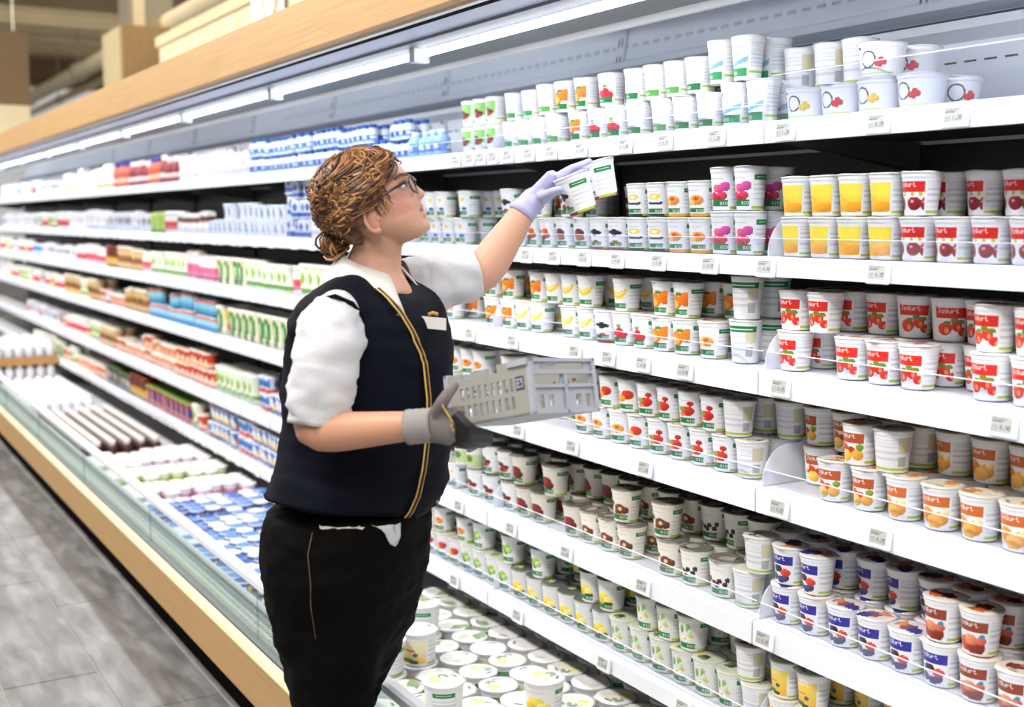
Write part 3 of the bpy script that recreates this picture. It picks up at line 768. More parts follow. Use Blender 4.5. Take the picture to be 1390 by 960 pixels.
# --- gloves: palm, five bent fingers, cuff
def finger(mb, pts, r0, r1):
    P = []; R = []
    for i in range(len(pts) - 1):
        for k in range(5): t = k / 5; P.append(pts[i].lerp(pts[i + 1], t)); R.append(r0 + (r1 - r0) * (i + t) / (len(pts) - 1))
    P.append(pts[-1]); R.append(r1)
    for _ in range(2): P = [P[0]] + [(P[i - 1] + P[i] * 2 + P[i + 1]) / 4 for i in range(1, len(P) - 1)] + [P[-1]]
    mb.tube(P, R, 10); mb.ell(P[-1], [Vector((r1, 0, 0)), Vector((0, r1, 0)), Vector((0, 0, r1))], 8, 10)
def palm(mb, a, b, side, wa, wb, ta, tb_):
    d = (b - a); rs = []; nrm = d.normalized().cross(side).normalized()
    for i in range(9):
        t = i / 8; w = wa + (wb - wa) * t; th = ta + (tb_ - ta) * t; k = .75 if i in (0, 8) else 1
        rs.append([a + d * t + side * (w * k * math.cos(2 * math.pi * j / 16)) + nrm * (th * k * math.sin(2 * math.pi * j / 16)) for j in range(16)])
    mb.rings(rs)
# far hand (lilac glove) over two cups
g = MB()
A, B = WH(716, 279, 2.65), WH(760, 241, 2.66)
sd = (FH * .72 + RGT * .42 - ZV * .45).normalized()
palm(g, A, B, sd, .026, .041, .020, .016)
hd = [2.640, 2.662, 2.684, 2.706]
finger(g, [WH(755, 241, 2.635), WH(775, 229, 2.63), WH(788, 224, 2.632), WH(800, 219, 2.64)], .0098, .0068)
finger(g, [WH(756, 241, 2.657), WH(776, 232, 2.655), WH(787, 230, 2.655), WH(797, 229, 2.66)], .0098, .0070)
finger(g, [WH(756, 243, 2.678), WH(774, 238, 2.665), WH(788, 239, 2.66), WH(799, 245, 2.655)], .0095, .0070)
finger(g, [WH(753, 246, 2.697), WH(768, 243, 2.70), WH(780, 246, 2.70), WH(789, 252, 2.70)], .0085, .0062)
finger(g, [WH(729, 268, 2.640), WH(741, 265, 2.618), WH(751, 260, 2.600), WH(761, 257, 2.590)], .0125, .0085)
gl = voxel_union('lilac_glove', g, .0026, 4)
GLO = wpart('lilac_glove', gl, M_glilac)
cf = MB().tube([WH(707, 292, 2.645), WH(712, 285, 2.648), WH(719, 277, 2.65), WH(727, 269, 2.652)], [.0310, .0300, .0285, .0275], 24, cap=False).mesh('glove_cuff', True); wrinkle(cf, .002, 80)
o = wpart('glove_cuff', cf, M_glilac); s_ = o.modifiers.new('t', 'SOLIDIFY'); s_.thickness = .002
# near hand (grey work glove) under the crate
g = MB()
A, B = WH(574, 578, 2.095), WH(624, 578, 2.06)
palm(g, A, B, (ZV * .9 + RGT * .25).normalized(), .027, .040, .020, .018)
finger(g, [WH(592, 562, 2.075), WH(601, 545, 2.055), WH(609, 533, 2.06), WH(617, 524, 2.075)], .0135, .0088)
gl = voxel_union('grey_glove', g, .0028, 4)
wpart('grey_glove', gl, M_ggrey)
g = MB()
finger(g, [WH(618, 562, 2.055), WH(634, 579, 2.045), WH(648, 588, 2.06), WH(663, 591, 2.10)], .0115, .0085)
finger(g, [WH(618, 574, 2.06), WH(634, 588, 2.05), WH(648, 596, 2.07), WH(664, 598, 2.11)], .0115, .0085)
finger(g, [WH(615, 585, 2.065), WH(630, 596, 2.06), WH(644, 602, 2.08), WH(656, 603, 2.115)], .0110, .0082)
finger(g, [WH(608, 594, 2.075), WH(622, 602, 2.075), WH(634, 605, 2.09), WH(644, 606, 2.12)], .0098, .0075)
gl = voxel_union('glove_fingers', g, .0026, 3); wpart('glove_fingers', gl, M_gdark)
ck = []
for k in range(9):
    t = k / 8; ck.append((WH(553 + 36 * t, 580 - 3 * t, 2.105 - .012 * t), .0315 - .001 * t + (.0012 if k % 2 else 0)))
cf = MB().tube([c[0] for c in ck], [c[1] for c in ck], 24, cap=False).mesh('knit_cuff', True)
o = wpart('knit_cuff', cf, M_knit); s_ = o.modifiers.new('t', 'SOLIDIFY'); s_.thickness = .002
# yellow marks printed on the back of the glove
GY = bpy.data.objects['grey_glove']
for x, y in ((603, 566), (606, 573), (608, 580), (610, 587), (613, 594)):
    wpart('glove_print', MB().tube([on_mesh(GY, WH(x - 2, y - 2, 2.0), .0006), on_mesh(GY, WH(x + 2, y + 2, 2.0), .0006)], .0016, 5).mesh('glove_print'), M_yellow)

# ------------------------------------------------------------------ packaging: printed shapes
WHITE = np.array([.80, .81, .84]); GREY = np.array([.50, .51, .55])
GREEN = np.array(lin('#0E7A3C')); LIME = np.array(lin('#A9C634'))
STEP = 1.2 * 55 / 35
def lathe(name, prof, paint, rows=None, fine=STEP, a0=-42.9 - 17 * STEP, a1=165, mats=None, cap_top=True, coarse=15):
    """turned body; prof = [(z, r)...]; paint(s, v) colours every cell; s = 0 is the front (-y), +-1 the label edges"""
    angs = []; a = a0
    while a < a1: angs.append(a); a += fine
    while a < a0 + 360 - 1: angs.append(a); a += coarse
    angs = np.radians(np.array(angs) - 90); n = len(angs)
    zs = [p[0] for p in prof]; rs = [p[1] for p in prof]; H = zs[-1]
    if rows:
        ex = [H * x for x in list(np.linspace(.66, .77, 8)) + list(np.linspace(.13, .20, 8))] if rows > 20 else []
        zz = sorted(set(list(np.linspace(zs[0], zs[-1], rows)) + zs + ex)); rr = np.interp(zz, zs, rs)
    else: zz, rr = zs, rs
    v = []; f = []
    for z, r in zip(zz, rr):
        for t in angs: v.append((r * math.cos(t), r * math.sin(t), z))
    smid = []; vmid = []
    deg = np.degrees(angs) + 90
    for i in range(len(zz) - 1):
        for k in range(n):
            k2 = (k + 1) % n
            f.append((i * n + k, i * n + k2, (i + 1) * n + k2, (i + 1) * n + k))
            d2 = deg[k2] if k2 else deg[0] + 360
            smid.append((deg[k] + d2) / 2 / 55); vmid.append((zz[i] + zz[i + 1]) / 2 / H)
    f.append(tuple(range(n - 1, -1, -1))); smid.append(9); vmid.append(0)
    f.append(tuple(range((len(zz) - 1) * n, len(zz) * n))); smid.append(9); vmid.append(1)
    me = bpy.data.meshes.new(name); me.from_pydata(v, [], f); me.update()
    face_cols(me, paint(np.array(smid), np.array(vmid)))
    sm = [True] * len(f); sm[-1] = sm[-2] = False
    me.polygons.foreach_set('use_smooth', sm)
    me.materials.append(mats or M_print)
    return me

def fruit(img, U, V, kind):
    R = np.array
    if kind == 'straw':
        for u, v, r in ((-.35, .30, .42), (.35, .38, .36), (.75, .24, .3)):
            blob(img, U, V, u, v, r, r * .36, lin('#D8321F'), .25); blob(img, U, V, u + .12, v - .04, r * .35, r * .16, lin('#F08A62'))
        for u, v in ((.2, .50), (.62, .46), (-.2, .44)): blob(img, U, V, u, v, .22, .05, lin('#5E8E2A'))
    elif kind == 'cherry':
        for u, v, r in ((-.75, .28, .36), (.3, .28, .46), (1.0, .27, .3)):
            blob(img, U, V, u, v, r, .155, lin('#8E1526'), .35); blob(img, U, V, u - .12, v + .05, r * .25, .03, lin('#E8A0A0'))
        for u in (-.4, .2, .7): blob(img, U, V, u, .50, .12, .05, lin('#B9C63A'))
    elif kind == 'mango':
        blob(img, U, V, .35, .22, .85, .12, lin('#F0A428'), .2); blob(img, U, V, -.3, .35, .4, .1, lin('#F4C244')); blob(img, U, V, -.65, .5, .1, .03, lin('#4D7D2D'))
    elif kind == 'berries':
        for u, v, r in ((-.25, .42, .34), (-.45, .2, .3), (.1, .15, .32), (.45, .2, .28)): blob(img, U, V, u, v, r, .1, lin('#3B4A78'), .3)
        blob(img, U, V, -.1, .42, .33, .10, lin('#42222E'), .3); blob(img, U, V, .45, .34, .38, .105, lin('#D9412F'), .3)
    elif kind == 'mix':
        for u, v, r, c in ((-.5, .40, .4, '#D2401F'), (.1, .34, .35, '#B92E22'), (.55, .26, .4, '#E7A83A'), (-.3, .22, .45, '#EFC64E'), (-.85, .45, .25, '#F0E7C8'), (.7, .45, .25, '#7A9A34')):
            blob(img, U, V, u, v, r, r * .33, lin(c), .25)
    elif kind == 'apricot':
        for u, v, r, c in ((-.4, .35, .5, '#E98A2A'), (.45, .28, .5, '#F0A03C'), (.1, .2, .5, '#F6B85A'), (.7, .42, .25, '#F7D9A0')): blob(img, U, V, u, v, r, r * .33, lin(c), .2)
    elif kind == 'mocha':
        for u, v, r, c in ((-.4, .25, .5, '#C2492A'), (.3, .2, .55, '#8A2F1C'), (.0, .36, .4, '#E08A62'), (.6, .36, .3, '#D7644A')): blob(img, U, V, u, v, r, r * .33, lin(c), .3)
        blob(img, U, V, .65, .46, .16, .05, lin('#2C8FB0'))
    elif kind == 'vanilla':
        for u, v, r, c in ((.0, .42, .42, '#F2D64A'), (.35, .36, .3, '#F6E37C'), (-.3, .34, .3, '#E8C32E')): blob(img, U, V, u, v, r, r * .35, lin(c), .15)
        blob(img, U, V, .35, .28, .35, .025, lin('#3A2A18'))
    elif kind == 'vanleaf':
        for u, v, c in ((-.3, .2, '#4A7A30'), (.1, .14, '#2F5A22'), (-.6, .16, '#6B4A22')): blob(img, U, V, u, v, .35, .05, lin(c))
        blob(img, U, V, .25, .36, .18, .055, lin('#1F6A78')); rect(img, U, V, -.9, .2, .44, .50, lin('#E26A2A'))
    elif kind == 'orange':
        for u, v, r in ((-.2, .42, .5), (.55, .50, .45)): blob(img, U, V, u, v, r, r * .36, lin('#EE7A1E'), .2)
        blob(img, U, V, -.35, .38, .42, .10, lin('#F5B046')); blob(img, U, V, .1, .62, .25, .04, lin('#4F8A34'))
    elif kind == 'banana':
        d = np.hypot((U - .05) / .75, (V - .78) / .42)
        k = (d > .78) & (d < 1.0) & (V < .62) & (np.abs(U) < .75); img[k] = lin('#EBC926')
        k = (d > .62) & (d < .74) & (V < .58) & (np.abs(U) < .6); img[k] = lin('#F0D94E')
    elif kind == 'rasp':
        for u, v in ((-.25, .36), (.15, .42), (.45, .33), (.1, .29)): blob(img, U, V, u, v, .26, .085, lin('#CF2438'), .3)
        blob(img, U, V, .1, .55, .2, .04, lin('#6FA03C'))
    elif kind == 'pinkrasp':
        for u, v, c in ((-.3, .32, '#D22745'), (.25, .34, '#D83A5A'), (.0, .48, '#E05A86'), (.45, .52, '#C94C9A'), (-.1, .26, '#B01F35')): blob(img, U, V, u, v, .33, .085, lin(c), .3)
    elif kind == 'peach':
        blob(img, U, V, .1, .44, .5, .12, lin('#EFA04A'), .25); blob(img, U, V, -.3, .38, .3, .08, lin('#F4C27A')); blob(img, U, V, .12, .48, .2, .04, lin('#C8542A'))
    elif kind == 'pine':
        blob(img, U, V, .05, .55, .42, .07, lin('#E9D23C')); blob(img, U, V, .05, .55, .22, .035, lin('#F8F2C8')); blob(img, U, V, .1, .40, .55, .05, lin('#2C2C30')); blob(img, U, V, .1, .44, .42, .045, (.8, .8, .8))
    elif kind == 'apricotred':
        blob(img, U, V, .25, .50, .42, .12, lin('#CF3A22'), .3); blob(img, U, V, -.25, .40, .38, .10, lin('#F0A23A'), .2); blob(img, U, V, -.45, .55, .15, .04, lin('#6B9A3A'))
    elif kind == 'strawgreen':
        blob(img, U, V, .15, .42, .45, .12, lin('#D83424'), .3); blob(img, U, V, .35, .60, .2, .06, lin('#C22C22'), .3); blob(img, U, V, -.25, .46, .28, .06, lin('#7CA23A')); blob(img, U, V, -.2, .34, .25, .05, lin('#E87A5A'))
    elif kind == 'choc':
        for u, v in ((-.2, .50), (.2, .42), (-.05, .34)): blob(img, U, V, u, v, .34, .07, lin('#6E2A1E'), .4)
        blob(img, U, V, .25, .34, .2, .05, lin('#C23A34'))
    elif kind == 'chocred':
        for u, v, r in ((.0, .46, .5), (.2, .36, .45), (-.25, .36, .35)): blob(img, U, V, u, v, r, r * .26, lin('#7A2320'), .4)
    elif kind == 'hazel':
        for u, v, r in ((-.45, .52, .2), (.1, .42, .36), (.45, .38, .3), (.0, .32, .3)): blob(img, U, V, u, v, r, r * .3, lin('#6A3A22'), .45)
        blob(img, U, V, .15, .41, .14, .045, lin('#E4C9A4')); blob(img, U, V, .1, .24, .6, .035, lin('#D98A7C'))
    elif kind == 'coffee':
        for u, v in ((-.5, .44), (-.2, .38), (.15, .43), (.45, .36), (.0, .34), (.6, .46)): blob(img, U, V, u, v, .15, .06, lin('#3A2620'), .4)
    elif kind == 'rhubarb':
        for u, v, c in ((-.2, .52, '#7FA838'), (.15, .56, '#9CBF4A'), (.0, .42, '#6B9430'), (.3, .46, '#B9D27A')): blob(img, U, V, u, v, .26, .09, lin(c), .3)
    elif kind == 'camomile':
        for u, v, c in ((-.2, .58, '#7BA04A'), (.2, .62, '#8FB25A'), (.3, .5, '#C9D9A8')): blob(img, U, V, u, v, .14, .10, lin(c), .2)
        blob(img, U, V, .0, .36, .26, .06, (.85, .85, .82)); blob(img, U, V, .0, .36, .1, .028, lin('#E5B92A')); blob(img, U, V, .45, .42, .1, .03, lin('#E5B92A'))
    elif kind == 'nuts':
        for u, v, c in ((-.4, .5, '#7A2C22'), (.2, .52, '#D2642C'), (.35, .40, '#C24A22'), (.0, .33, '#6A4A34')): blob(img, U, V, u, v, .26, .085, lin(c), .35)
    elif kind == 'fig':
        blob(img, U, V, .05, .46, .42, .14, lin('#6A3434'), .4); blob(img, U, V, .1, .34, .4, .07, lin('#A66A5A'), .3)
    elif kind == 'blueb':
        for u, v in ((-.25, .52), (.1, .55), (.4, .5), (.1, .46)): blob(img, U, V, u, v, .22, .05, lin('#23252E'), .4)
        blob(img, U, V, .15, .28, .3, .02, lin('#C2333A'))
    elif kind == 'sun':
        blob(img, U, V, .25, .62, .16, .06, lin('#F0C83A')); blob(img, U, V, -.4, .34, .2, .07, lin('#D07A4A')); blob(img, U, V, .35, .33, .25, .05, lin('#2C5FA8'))

def jogurt(band, kind, panel=None):
    band = np.array(lin(band))
    def fn(s, v):
        img = np.tile(WHITE, (len(s), 1)); lab = np.abs(s) <= .92
        if panel:
            k = lab & (v > .10) & (v < .80); t = np.clip((v[k] - .1) / .45, 0, 1)[:, None]
            img[k] = np.array(lin(panel)) * t + np.array(lin('#F0B03A')) * (1 - t)
        k = lab & (v > .07) & (v < .80)
        sub = img[k]; fruit(sub, s[k], v[k] , kind); img[k] = sub
        if band is not None and not panel:
            rect(img, s, v, -.92, .92, .56, .80, band); stamp(img, s, v, 'Jogurt', -.78, .42, .66, .77, (.85, .82, .8)); rect(img, s, v, -.7, .3, .60, .615, (.8, .7, .68))
        if kind == 'vanleaf': stamp(img, s, v, 'Jogurt', -.78, .42, .66, .77, (.85, .82, .7))
        k = (s > 1.08) & (s < 2.7) & (v > .2) & (v < .80) & ((v * 26 % 1) < .38); img[k] = GREY * 1.15
        rect(img, s, v, 1.05, 2.7, .05, .125, LIME)
        rect(img, s, v, -.92, -.84, .80, .83, (.02, .02, .02))
        return img
    return fn
def bio(kind, tint=None, box=True, wash=None):
    def fn(s, v):
        img = np.tile(WHITE if wash is None else np.array(lin(wash)), (len(s), 1)); k = np.abs(s) < 1.05
        U = s[k]; V = v[k]; sub = img[k]; fruit(sub, (U - .12) / 1.3, .42 + (V - .44) / 1.22, kind); img[k] = sub
        if tint: img[v < .10] = lin(tint)
        if box:
            rect(img, s, v, -.55, .95, .09 if not tint else .11, .235, GREEN); stamp(img, s, v, 'BIO', .3171, .9, .13, .20, (.8, .85, .8))
        rect(img, s, v, -.6, .6, .735, .75, GREY); rect(img, s, v, -.75, -.6, .76, .80, (.03, .03, .03))
        rect(img, s, v, 1.25, 2.5, .70, .83, GREEN * 1.1); rect(img, s, v, 1.4, 2.3, .75, .77, (.6, .75, .65))
        k = (s > 1.2) & (s < 2.6) & (v > .18) & (v < .66) & ((v * 24 % 1) < .35); img[k] = GREY * 1.2
        rect(img, s, v, 1.1, 2.6, .04, .09, LIME * .9)
        return img
    return fn
def blank(lime=True, green=False):
    def fn(s, v):
        img = np.tile(WHITE * .98, (len(s), 1))
        k = (s > -.8) & (s < 1.6) & (v > .22) & (v < .82) & ((v * 26 % 1) < .35); img[k] = GREY * 1.2
        rect(img, s, v, 1.0, 1.8, .50, .84, lin('#CFC7A8')); rect(img, s, v, 1.05, 1.6, .16, .40, GREY * .8)
        if lime: rect(img, s, v, -1.2, 2.2, .05, .12, LIME)
        if green: rect(img, s, v, -1.2, 1.8, .74, .88, GREEN); rect(img, s, v, -.9, 1.5, .79, .82, (.55, .7, .6))
        return img
    return fn
def topcup(c1, c2, kind=None, sw=False):
    """cups of the top shelf: pale print with a coloured foot"""
    def fn(s, v):
        img = np.tile(WHITE * 1.02, (len(s), 1)); k = np.abs(s) < 1.0
        if c1: rect(img, s, v, -1, 1, .35, .85, lin(c1))
        sub = img[k]
        if kind: fruit(sub, (s[k] - .12) / 1.25, .42 + (v[k] - .45) / 1.2, kind)
        if sw:
            q = (v[k] < .42 + .12 * s[k]) & (v[k] > .32 + .10 * s[k]); sub[q] = lin('#7FB4D8')
        img[k] = sub
        if c2: rect(img, s, v, -.95, .95, .10, .27, lin(c2)); stamp(img, s, v, 'BIO', -.5057, .0772, .13, .20, (.8, .85, .8))
        rect(img, s, v, -.7, -.5, .70, .80, (.35, .05, .05)); rect(img, s, v, -.4, .6, .73, .755, GREY)
        k = (s > 1.2) & (s < 2.5) & (v > .3) & (v < .85) & ((v * 22 % 1) < .35); img[k] = GREY * 1.25
        rect(img, s, v, 1.1, 2.5, .16, .22, LIME)
        return img
    return fn
def ring_cup(c):
    def fn(s, v):
        img = np.tile(WHITE * 1.03, (len(s), 1))
        d = np.hypot((s + .1) / .42, (v - .52) / .26); img[(d > .8) & (d < 1)] = lin('#3A3A44')
        for u, w in ((.35, .40), (.55, .50), (.7, .42), (.5, .36)): blob(img, s, v, u, w, .14, .09, lin(c), .2)
        rect(img, s, v, -.75, -.55, .82, .90, (.1, .03, .05)); rect(img, s, v, -.9, 1.2, .10, .13, lin('#C8D98A'))
        return img
    return fn

CUP_P = [(0, .0275), (.002, .0295), (.070, .0358), (.0735, .0375), (.080, .0378), (.082, .0385)]
TALL_P = [(0, .0275), (.002, .0295), (.083, .0360), (.0865, .0376), (.094, .0378), (.096, .0385)]
SHORT_P = [(0, .036), (.002, .0375), (.052, .0425), (.055, .0445), (.060, .0448), (.062, .0455)]
TUB_P = [(0, .046), (.002, .048), (.090, .0535), (.094, .0565), (.100, .0568), (.102, .0575)]
def lid_mesh(name, r, cols, seedn):
    g = np.random.default_rng(seedn); v = [(0, 0, .0012)]; f = []; cc = []
    nr, ns = 7, 28
    for i in range(1, nr + 1):
        rr = r * i / nr
        for k in range(ns):
            t = 2 * math.pi * k / ns; e = 1.0
            if i == nr and k in (3, 4): e = 1.13        # pull tab
            v.append((rr * e * math.cos(t), rr * e * math.sin(t), .0014 + .0008 * math.sin(3 * t + i) * i / nr - (.0016 if i == nr else 0)))
    for k in range(ns): f.append((0, 1 + k, 1 + (k + 1) % ns)); cc.append(0)
    for i in range(nr - 1):
        for k in range(ns):
            a = 1 + i * ns; f.append((a + k, a + ns + k, a + ns + (k + 1) % ns, a + (k + 1) % ns)); cc.append(i + 1)
    base = len(v)
    for k in range(ns): t = 2 * math.pi * k / ns; v.append((r * math.cos(t), r * math.sin(t), -.0015))
    a = 1 + (nr - 1) * ns
    for k in range(ns): f.append((a + k, base + k, base + (k + 1) % ns, a + (k + 1) % ns)); cc.append(nr)
    me = bpy.data.meshes.new(name); me.from_pydata(v, [], f); me.update()
    P = np.array([np.mean([v[i] for i in q], axis=0) for q in f]) / r
    img = np.tile(np.array(lin(cols[0])), (len(f), 1))
    for j, c in enumerate(cols[1:]):
        u, w = g.uniform(-.45, .45, 2); blob(img, P[:, 0], P[:, 1], u, w, g.uniform(.25, .5), g.uniform(.18, .4), lin(c), .1)
    rect(img, P[:, 0], P[:, 1], -.2, .3, .55, .68, (.25, .25, .27))
    face_cols(me, img); me.polygons.foreach_set('use_smooth', [True] * len(f)); me.materials.append(M_foil)
    return me

# kind: (profile, painter, lid colours, words for the label)
K = {
 'cherry': (CUP_P, jogurt('#D4201C', 'cherry'), ['#E8E4E4', '#C0202A', '#8E1526'], 'cherry yoghurt cup with red label'),
 'mango': (CUP_P, jogurt('#F0D040', 'mango', '#F6DF4E'), ['#EFEDE0', '#F0D040', '#F0A428'], 'mango yoghurt cup with yellow label'),
 'straw': (CUP_P, jogurt('#D62A1E', 'straw'), ['#E9E5E2', '#D8321F', '#F08A62'], 'strawberry yoghurt cup with red label'),
 'mix': (CUP_P, jogurt('#B5522A', 'mix'), ['#E6DCC8', '#D2401F', '#C98A4A'], 'mixed fruit yoghurt cup, rust label'),
 'apricot': (CUP_P, jogurt('#C8662A', 'apricot'), ['#E6DCC8', '#E98A2A', '#C98A4A'], 'apricot yoghurt cup with orange label'),
 'berries': (CUP_P, jogurt('#2E2A94', 'berries'), ['#E4DCDC', '#8A4A5A', '#3B3A88', '#E08A52'], 'berry yoghurt cup with violet label'),
 'mocha': (CUP_P, jogurt('#8E3E22', 'mocha'), ['#E6DAD0', '#B4492A', '#7A2F1C', '#D7643A'], 'yoghurt cup with dark brown label'),
 'vanleaf': (CUP_P, jogurt('#EBC84A', 'vanleaf', '#EBCB52'), ['#D8D4C0', '#B8A860'], 'yoghurt cup with leafy yellow label'),
 'blank': (CUP_P, blank(), ['#D9D6CC', '#9AA88A', '#6A6A60'], 'white yoghurt cup turned text outward'),
 'greenback': (TALL_P, blank(False, True), ['#DCDCD6', '#3A8A5A'], 'yoghurt cup turned green band outward'),
 'orange': (CUP_P, bio('orange'), ['#DAD6CC', '#E98A2A', '#8AA88A'], 'white yoghurt cup with orange fruit'),
 'banana': (CUP_P, bio('banana'), ['#DCD6C4', '#D8C88A'], 'white yoghurt cup with yellow bananas'),
 'rasp': (CUP_P, bio('rasp'), ['#DCD8D4', '#CF2438'], 'white yoghurt cup with raspberries'),
 'pinkrasp': (TALL_P, bio('pinkrasp'), ['#E8E4E6', '#D83A5A'], 'tall yoghurt cup with pink raspberries'),
 'peach': (CUP_P, bio('peach', '#E39A34'), ['#E6E2D8', '#EFA04A'], 'peach yoghurt cup with orange base'),
 'peachtop': (CUP_P, bio('peach'), ['#E6E2D8', '#EFA04A'], 'white yoghurt cup with pale peach'),
 'pine': (CUP_P, bio('pine', '#2A2C38'), ['#E6E4DA', '#E9D23C'], 'pineapple yoghurt cup with dark base'),
 'blueb': (CUP_P, bio('blueb', '#8A3A4A'), ['#E2E0E2', '#3B3A58'], 'yoghurt cup with wine red base'),
 'nuts': (CUP_P, bio('nuts'), ['#DDD6C4', '#C2642C'], 'yoghurt cup with orange brown nuts'),
 'fig': (CUP_P, bio('fig'), ['#DDD6C4', '#6A3434'], 'white yoghurt cup with brown fig'),
 'apricotred': (CUP_P, bio('apricotred'), ['#C9C6BC', '#9AA08A'], 'yoghurt cup with red orange fruit'),
 'strawgreen': (CUP_P, bio('strawgreen'), ['#C9C6BC', '#B04A3A'], 'strawberry yoghurt cup with green foot'),
 'darkberry': (CUP_P, bio('coffee', wash='#CFD2D0'), ['#A9A9A4', '#4A4A4A'], 'pale yoghurt cup with dark berries'),
 'choc': (CUP_P, bio('choc'), ['#6A6660', '#4A4640', '#A9A49A'], 'white yoghurt cup with chocolate cherries'),
 'chocred': (CUP_P, bio('chocred', wash='#DAD4C8'), ['#5E5A54', '#3A3632', '#8A857A'], 'cream yoghurt cup, dark red picture'),
 'hazel': (CUP_P, bio('hazel', wash='#E8E2D6'), ['#6E6A62', '#45423C', '#A9A49A'], 'cream yoghurt cup with brown hazelnuts'),
 'coffee': (CUP_P, bio('coffee', wash='#E8E4DC'), ['#6E6A62', '#3A3632', '#A9A49A'], 'cream yoghurt cup with coffee beans'),
 'rhubarb': (CUP_P, bio('rhubarb'), ['#C9CCC0', '#7FA838'], 'white yoghurt cup with green stalks'),
 'vanilla': (CUP_P, bio('vanilla', wash='#DADBDC'), ['#5E625A', '#3C4038', '#C9C48A'], 'pale yoghurt cup with yellow flower'),
 'camomile': (CUP_P, bio('camomile', wash='#DFE0DC'), ['#C9CCBA', '#E5C94A', '#5A7A4A', '#2F4A34'], 'pale yoghurt cup with white camomile'),
 'sun': (CUP_P, bio('sun'), ['#DCDCD8', '#E8C83A'], 'white yoghurt cup with small sun'),
 'topgreen': (CUP_P, topcup('#8CC66A', None, 'choc'), ['#E6EAE2', '#8CC66A'], 'light green labelled yoghurt cup'),
 'topwhite': (CUP_P, topcup(None, '#2E9A50'), ['#EAEAEA', '#2E9A50'], 'white cup with green foot band'),
 'toplime': (CUP_P, topcup('#EDEFD8', '#5AA04A'), ['#EAEAE4', '#9ABF5A'], 'cream cup with pale green foot'),
 'topmango': (CUP_P, topcup(None, '#1F7A40', 'orange'), ['#EAE6D8', '#F0B03A'], 'white cup with golden fruit'),
 'toprasp': (CUP_P, topcup(None, '#1F7A40', 'rasp'), ['#EAE4E4', '#CF2438'], 'white cup with red berries'),
 'topplain': (CUP_P, topcup(None, '#1F7A40'), ['#EAEAE6', '#C8C8C0'], 'plain white cup, dark green foot'),
 'topswoosh': (TALL_P, topcup(None, '#2E9A60', None, True), ['#EAEAEC', '#7FB4D8'], 'tall white cup with blue swoosh'),
 'toptext': (TALL_P, blank(True), ['#E0E0E8', '#C0C0D0'], 'tall white cup turned text outward'),
 'ring': (SHORT_P, ring_cup('#C8323C'), ['#F0ECEC', '#C8323C'], 'low white tub with red cherries'),
 'ringyellow': (SHORT_P, ring_cup('#E0C04A'), ['#F0ECE4', '#E0C04A'], 'low white tub with yellow print'),
}
def soy(s, v):
    img = np.tile(WHITE, (len(s), 1)); rect(img, s, v, -2, 3, .80, .92, lin('#9CC23A')); rect(img, s, v, -2, 3, .1, .5, lin('#C9D6A0'))
    blob(img, s, v, .06, .71, .75, .13, lin('#1F2A5A')); stamp(img, s, v, 'alpro', -.4371, .5571, .66, .77, (.85, .86, .88)); blob(img, s, v, .1, .36, .5, .12, lin('#5A8A34')); return img
K['soy'] = (TALL_P, soy, ['#E6EAE0', '#9CC23A'], 'green pot with dark blue lettering')
NAMES = {'cherry': 'cherry_yoghurt_cup', 'mango': 'mango_yoghurt_cup', 'straw': 'strawberry_yoghurt_cup', 'mix': 'mixed_fruit_yoghurt_cup', 'apricot': 'apricot_yoghurt_cup', 'berries': 'berry_yoghurt_cup', 'mocha': 'mocha_yoghurt_cup', 'vanleaf': 'vanilla_yoghurt_cup', 'blank': 'plain_yoghurt_cup', 'greenback': 'green_banded_yoghurt_cup', 'orange': 'orange_yoghurt_cup', 'banana': 'banana_yoghurt_cup', 'rasp': 'raspberry_yoghurt_cup', 'pinkrasp': 'tall_raspberry_yoghurt_cup', 'peach': 'layered_peach_yoghurt_cup', 'peachtop': 'peach_yoghurt_cup', 'pine': 'pineapple_yoghurt_cup', 'blueb': 'layered_berry_yoghurt_cup', 'nuts': 'nut_yoghurt_cup', 'fig': 'fig_yoghurt_cup', 'apricotred': 'halved_fruit_yoghurt_cup', 'strawgreen': 'organic_strawberry_yoghurt_cup', 'darkberry': 'dark_berry_yoghurt_cup', 'choc': 'chocolate_cherry_yoghurt_cup', 'chocred': 'chocolate_yoghurt_cup', 'hazel': 'hazelnut_yoghurt_cup', 'coffee': 'coffee_yoghurt_cup', 'rhubarb': 'rhubarb_yoghurt_cup', 'vanilla': 'vanilla_flower_yoghurt_cup', 'camomile': 'camomile_yoghurt_cup', 'sun': 'sun_yoghurt_cup', 'topgreen': 'green_yoghurt_cup', 'topwhite': 'green_foot_yoghurt_cup', 'toplime': 'cream_yoghurt_cup', 'topmango': 'golden_fruit_yoghurt_cup', 'toprasp': 'red_berry_yoghurt_cup', 'topplain': 'white_yoghurt_cup', 'topswoosh': 'tall_yoghurt_cup', 'toptext': 'tall_plain_yoghurt_cup', 'ring': 'cherry_quark_tub', 'ringyellow': 'yellow_quark_tub', 'bigvan': 'large_vanilla_yoghurt_tub', 'bigcam': 'large_camomile_yoghurt_tub', 'bigberry': 'large_berry_yoghurt_tub', 'bigplain': 'large_yoghurt_tub', 'soy': 'soy_dessert_cup'}
